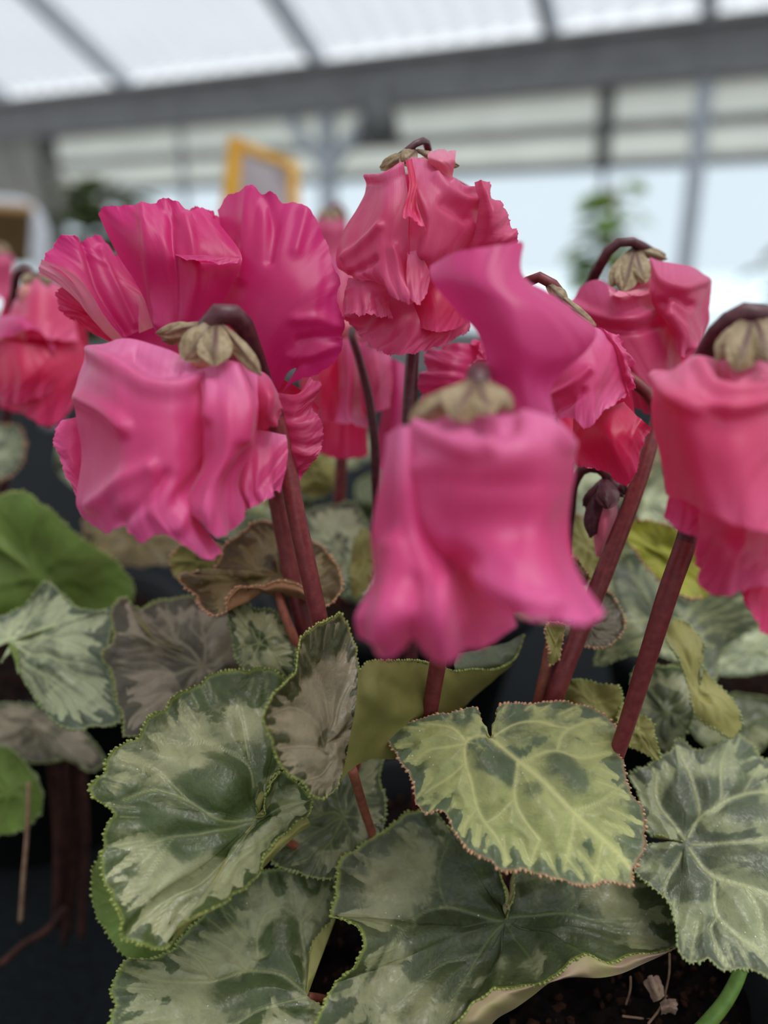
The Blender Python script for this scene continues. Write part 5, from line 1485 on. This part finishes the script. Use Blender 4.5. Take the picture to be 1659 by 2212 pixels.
# neighbour behind
d = 0.285
f9 = flower(BACK, 745, 715, d, 26, 'narrow pink bell behind, its rim flared, between the magenta and the tallest flower')
petal([[(690, 730, 10), (740, 720, 14), (790, 735, 10)], [(690, 830, 10), (740, 830, 16), (790, 830, 10)], [(688, 980, 6), (740, 992, 8), (796, 985, 6)]], d, CERISE, f9, 1.0, 4, 4, 211)
petal([[(650, 750, 4), (690, 730, -4), (735, 740, -2)], [(650, 830, 4), (690, 820, -8), (730, 830, -4)], [(660, 900, 4), (700, 915, -8), (740, 900, -4)]], d, CERISE, f9, 1.0, 4, 4, 212)
petal([[(730, 740, 0), (752, 730, -8), (778, 740, 0)], [(735, 820, -4), (758, 820, -12), (784, 820, -2)], [(726, 895, -8), (758, 905, -16), (788, 905, -4)], [(722, 912, -10), (760, 918, -18), (804, 926, -4)]], d, PINK, f9, 0.5, 3, 3, 213)
petal([[(700, 560, 10), (735, 560, 8), (775, 580, 10)], [(690, 640, 6), (735, 640, 2), (780, 660, 6)], [(695, 720, 4), (740, 730, 0), (775, 735, 4)]], d, ROSE, f9, 1.2, 5, 5, 214)
stem([(740, 960, 0.30), (736, 1030, 0.302), (732, 1100, 0.305), (740, 1300, 0.35)], [12, 13], f9, STEM)
d = 0.275
f10 = flower(BACK, 815, 725, d, 22, 'pink flower behind the dark thin stem left of the front flower')
petal([[(776, 742, 4), (805, 735, 0), (842, 765, 4)], [(778, 820, 2), (815, 815, -8), (846, 820, 2)], [(786, 880, 0), (815, 890, -8), (838, 880, 0)]], d, PINK, f10, 1.0, 4, 4, 221)
petal([[(835, 770, 8), (860, 780, 4), (880, 790, 8)], [(830, 860, 8), (860, 850, 2), (880, 850, 8)], [(815, 960, 8), (840, 970, 2), (870, 950, 8)], [(815, 1010, 8), (840, 1015, 3), (870, 1000, 8)]], d, ORCHID, f10, 0.8, 4, 4, 222)
stem([(800, 730, 0.268), (770, 705, 0.262), (760, 717, 0.258), (776, 775, 0.256), (796, 857, 0.256), (808, 941, 0.257), (812, 1035, 0.26), (830, 1250, 0.30)], [8, 9, 10, 11, 10], f10, HOOK)
d = 0.245
f11 = flower(BACK, 1050, 790, d + 0.01, 22, 'pink crinkled flower lying sideways behind the sepals of the front flower')
petal([[(1060, 745, 4), (1065, 800, 2), (1060, 890, 4)], [(995, 742, -4), (975, 800, -9), (985, 880, -4)], [(955, 748, 0), (921, 760, 0), (916, 790, -2), (904, 828, -2), (911, 872, 0), (935, 905, 2)]], d, PINK, f11, 1.6, 6, 5, 231)
petal([[(1060, 780, 2), (1070, 760, 2), (1060, 735, 4)], [(1030, 780, -6), (1035, 755, -6), (1030, 735, -2)], [(1010, 790, -8), (1046, 770, -10), (1018, 732, -3)]], d, PINK, f11, 1.0, 5, 4, 232)
stem([(1060, 780, 0.258), (1075, 900, 0.262), (1060, 1300, 0.30)], [10, 10], f11, STEM)
leaf(BACK, (730, 1180), [(655, 1115), (700, 1092), (760, 1088), (792, 1130), (798, 1200), (780, 1255), (740, 1275), (690, 1240), (660, 1170)], 0.285, 'mint', 'olive', 'sage', (0, -0.00012), 'blurred mint marbled leaf behind the leaning stem', veins=8, seed=51, slit=False, hi=False)
leaf(BACK, (785, 1215), [(788, 1140), (816, 1175), (812, 1240), (768, 1290), (755, 1250)], 0.27, 'brown', 'olive', 'sage', (0, -0.0001), 'olive brown leaf beside the front flower, in shade', flip=True, veins=5, seed=52, slit=False, hi=False)
leaf(BACK, (690, 1030), [(640, 1005), (690, 978), (724, 1000), (724, 1050), (690, 1075), (650, 1066)], 0.33, 'green', 'olive', 'sage', (0, 0), 'blurred olive leaf behind the stems under the magenta flower', flip=True, veins=5, seed=53, slit=False, hi=False)
leaf(FRONT, (430, 1212), [(366, 1210), (400, 1172), (460, 1172), (500, 1200), (450, 1250), (390, 1256)], 0.262, 'brown', 'olive', 'peach', (0, 0), 'olive leaf just below the pink drooping flower', flip=True, veins=5, seed=54, slit=False, hi=False)
gen_flower(BACK, 712, 470, 0.50, 62, 'pink flower far behind, a blurred patch left of the tallest flower', ROSE, CERISE, 33)
gl = [(560, 1100, .36, 130), (420, 1040, .40, 120), (250, 1000, .42, 130), (880, 1080, .38, 120), (980, 1010, .42, 110), (700, 960, .46, 110), (300, 1150, .36, 130), (820, 1280, .32, 90), (1060, 1120, .40, 100)]
for k, (x, y, dd, r) in enumerate(gl):
    gen_leaf(BACK if x > 330 else LEFT, x, y, dd, r, random.Random(k).uniform(0, 6.28), ['mid', 'brown', 'mint', 'dark', 'lilac'][k % 5], seed=60 + k)
# neighbour at the right
leaf(RIGHTP, (1440, 1200), [(1350, 1160), (1368, 1128), (1440, 1134), (1480, 1155), (1515, 1190), (1532, 1285), (1480, 1290), (1420, 1250), (1380, 1200)], 0.270, 'green', 'lime', 'peach', (0, 0), 'bright yellow-green leaf underside between the leaning stems', flip=True, veins=6, seed=71, slit=False, hi=False, pucker=0.5)
leaf(RIGHTP, (1440, 1360), [(1335, 1210), (1390, 1195), (1440, 1235), (1500, 1290), (1560, 1268), (1622, 1292), (1642, 1332), (1570, 1400), (1545, 1465), (1500, 1445), (1440, 1430), (1360, 1420), (1290, 1430), (1320, 1340)], 0.278, 'mid', 'olive', 'sage', (0, -0.00008), 'blurred grey-green leaf crossed by the rightmost stem', veins=9, seed=72, slit=False, hi=False, dent=3)
leaf(RIGHTP, (1640, 1400), [(1525, 1440), (1590, 1375), (1659, 1345), (1740, 1350), (1740, 1480), (1660, 1450), (1600, 1460)], 0.31, 'mint', 'olive', 'sage', (0, -0.0001), 'blurred whitish leaf at the picture edge below the warm pink flower', veins=7, seed=73, slit=False, hi=False)
leaf(RIGHTP, (1410, 1090), [(1385, 1075), (1430, 1015), (1455, 1050), (1470, 1130), (1440, 1140), (1380, 1128)], 0.31, 'mint', 'olive', 'sage', (0, -0.0001), 'pale blurred leaf behind the thick leaning stem', veins=6, seed=74, slit=False, hi=False)
leaf(RIGHTP, (1265, 1180), [(1222, 1105), (1250, 1115), (1300, 1170), (1310, 1230), (1270, 1260), (1230, 1210)], 0.272, 'brown', 'olive', 'peach', (0, -0.0001), 'olive leaf behind the small plum bud', flip=True, veins=6, seed=75, slit=False, hi=False)
gl = [(1330, 1230, .33, 120), (1560, 1240, .35, 130), (1250, 1060, .36, 110), (1600, 1560, .30, 120), (1400, 1020, .42, 130), (1560, 1080, .42, 130), (1320, 1340, .30, 110), (1200, 1300, .31, 100)]
for k, (x, y, dd, r) in enumerate(gl):
    gen_leaf(RIGHTP, x, y, dd, r, random.Random(50 + k).uniform(0, 6.28), ['mid', 'lilac', 'mint', 'dark', 'brown'][k % 5], seed=80 + k)
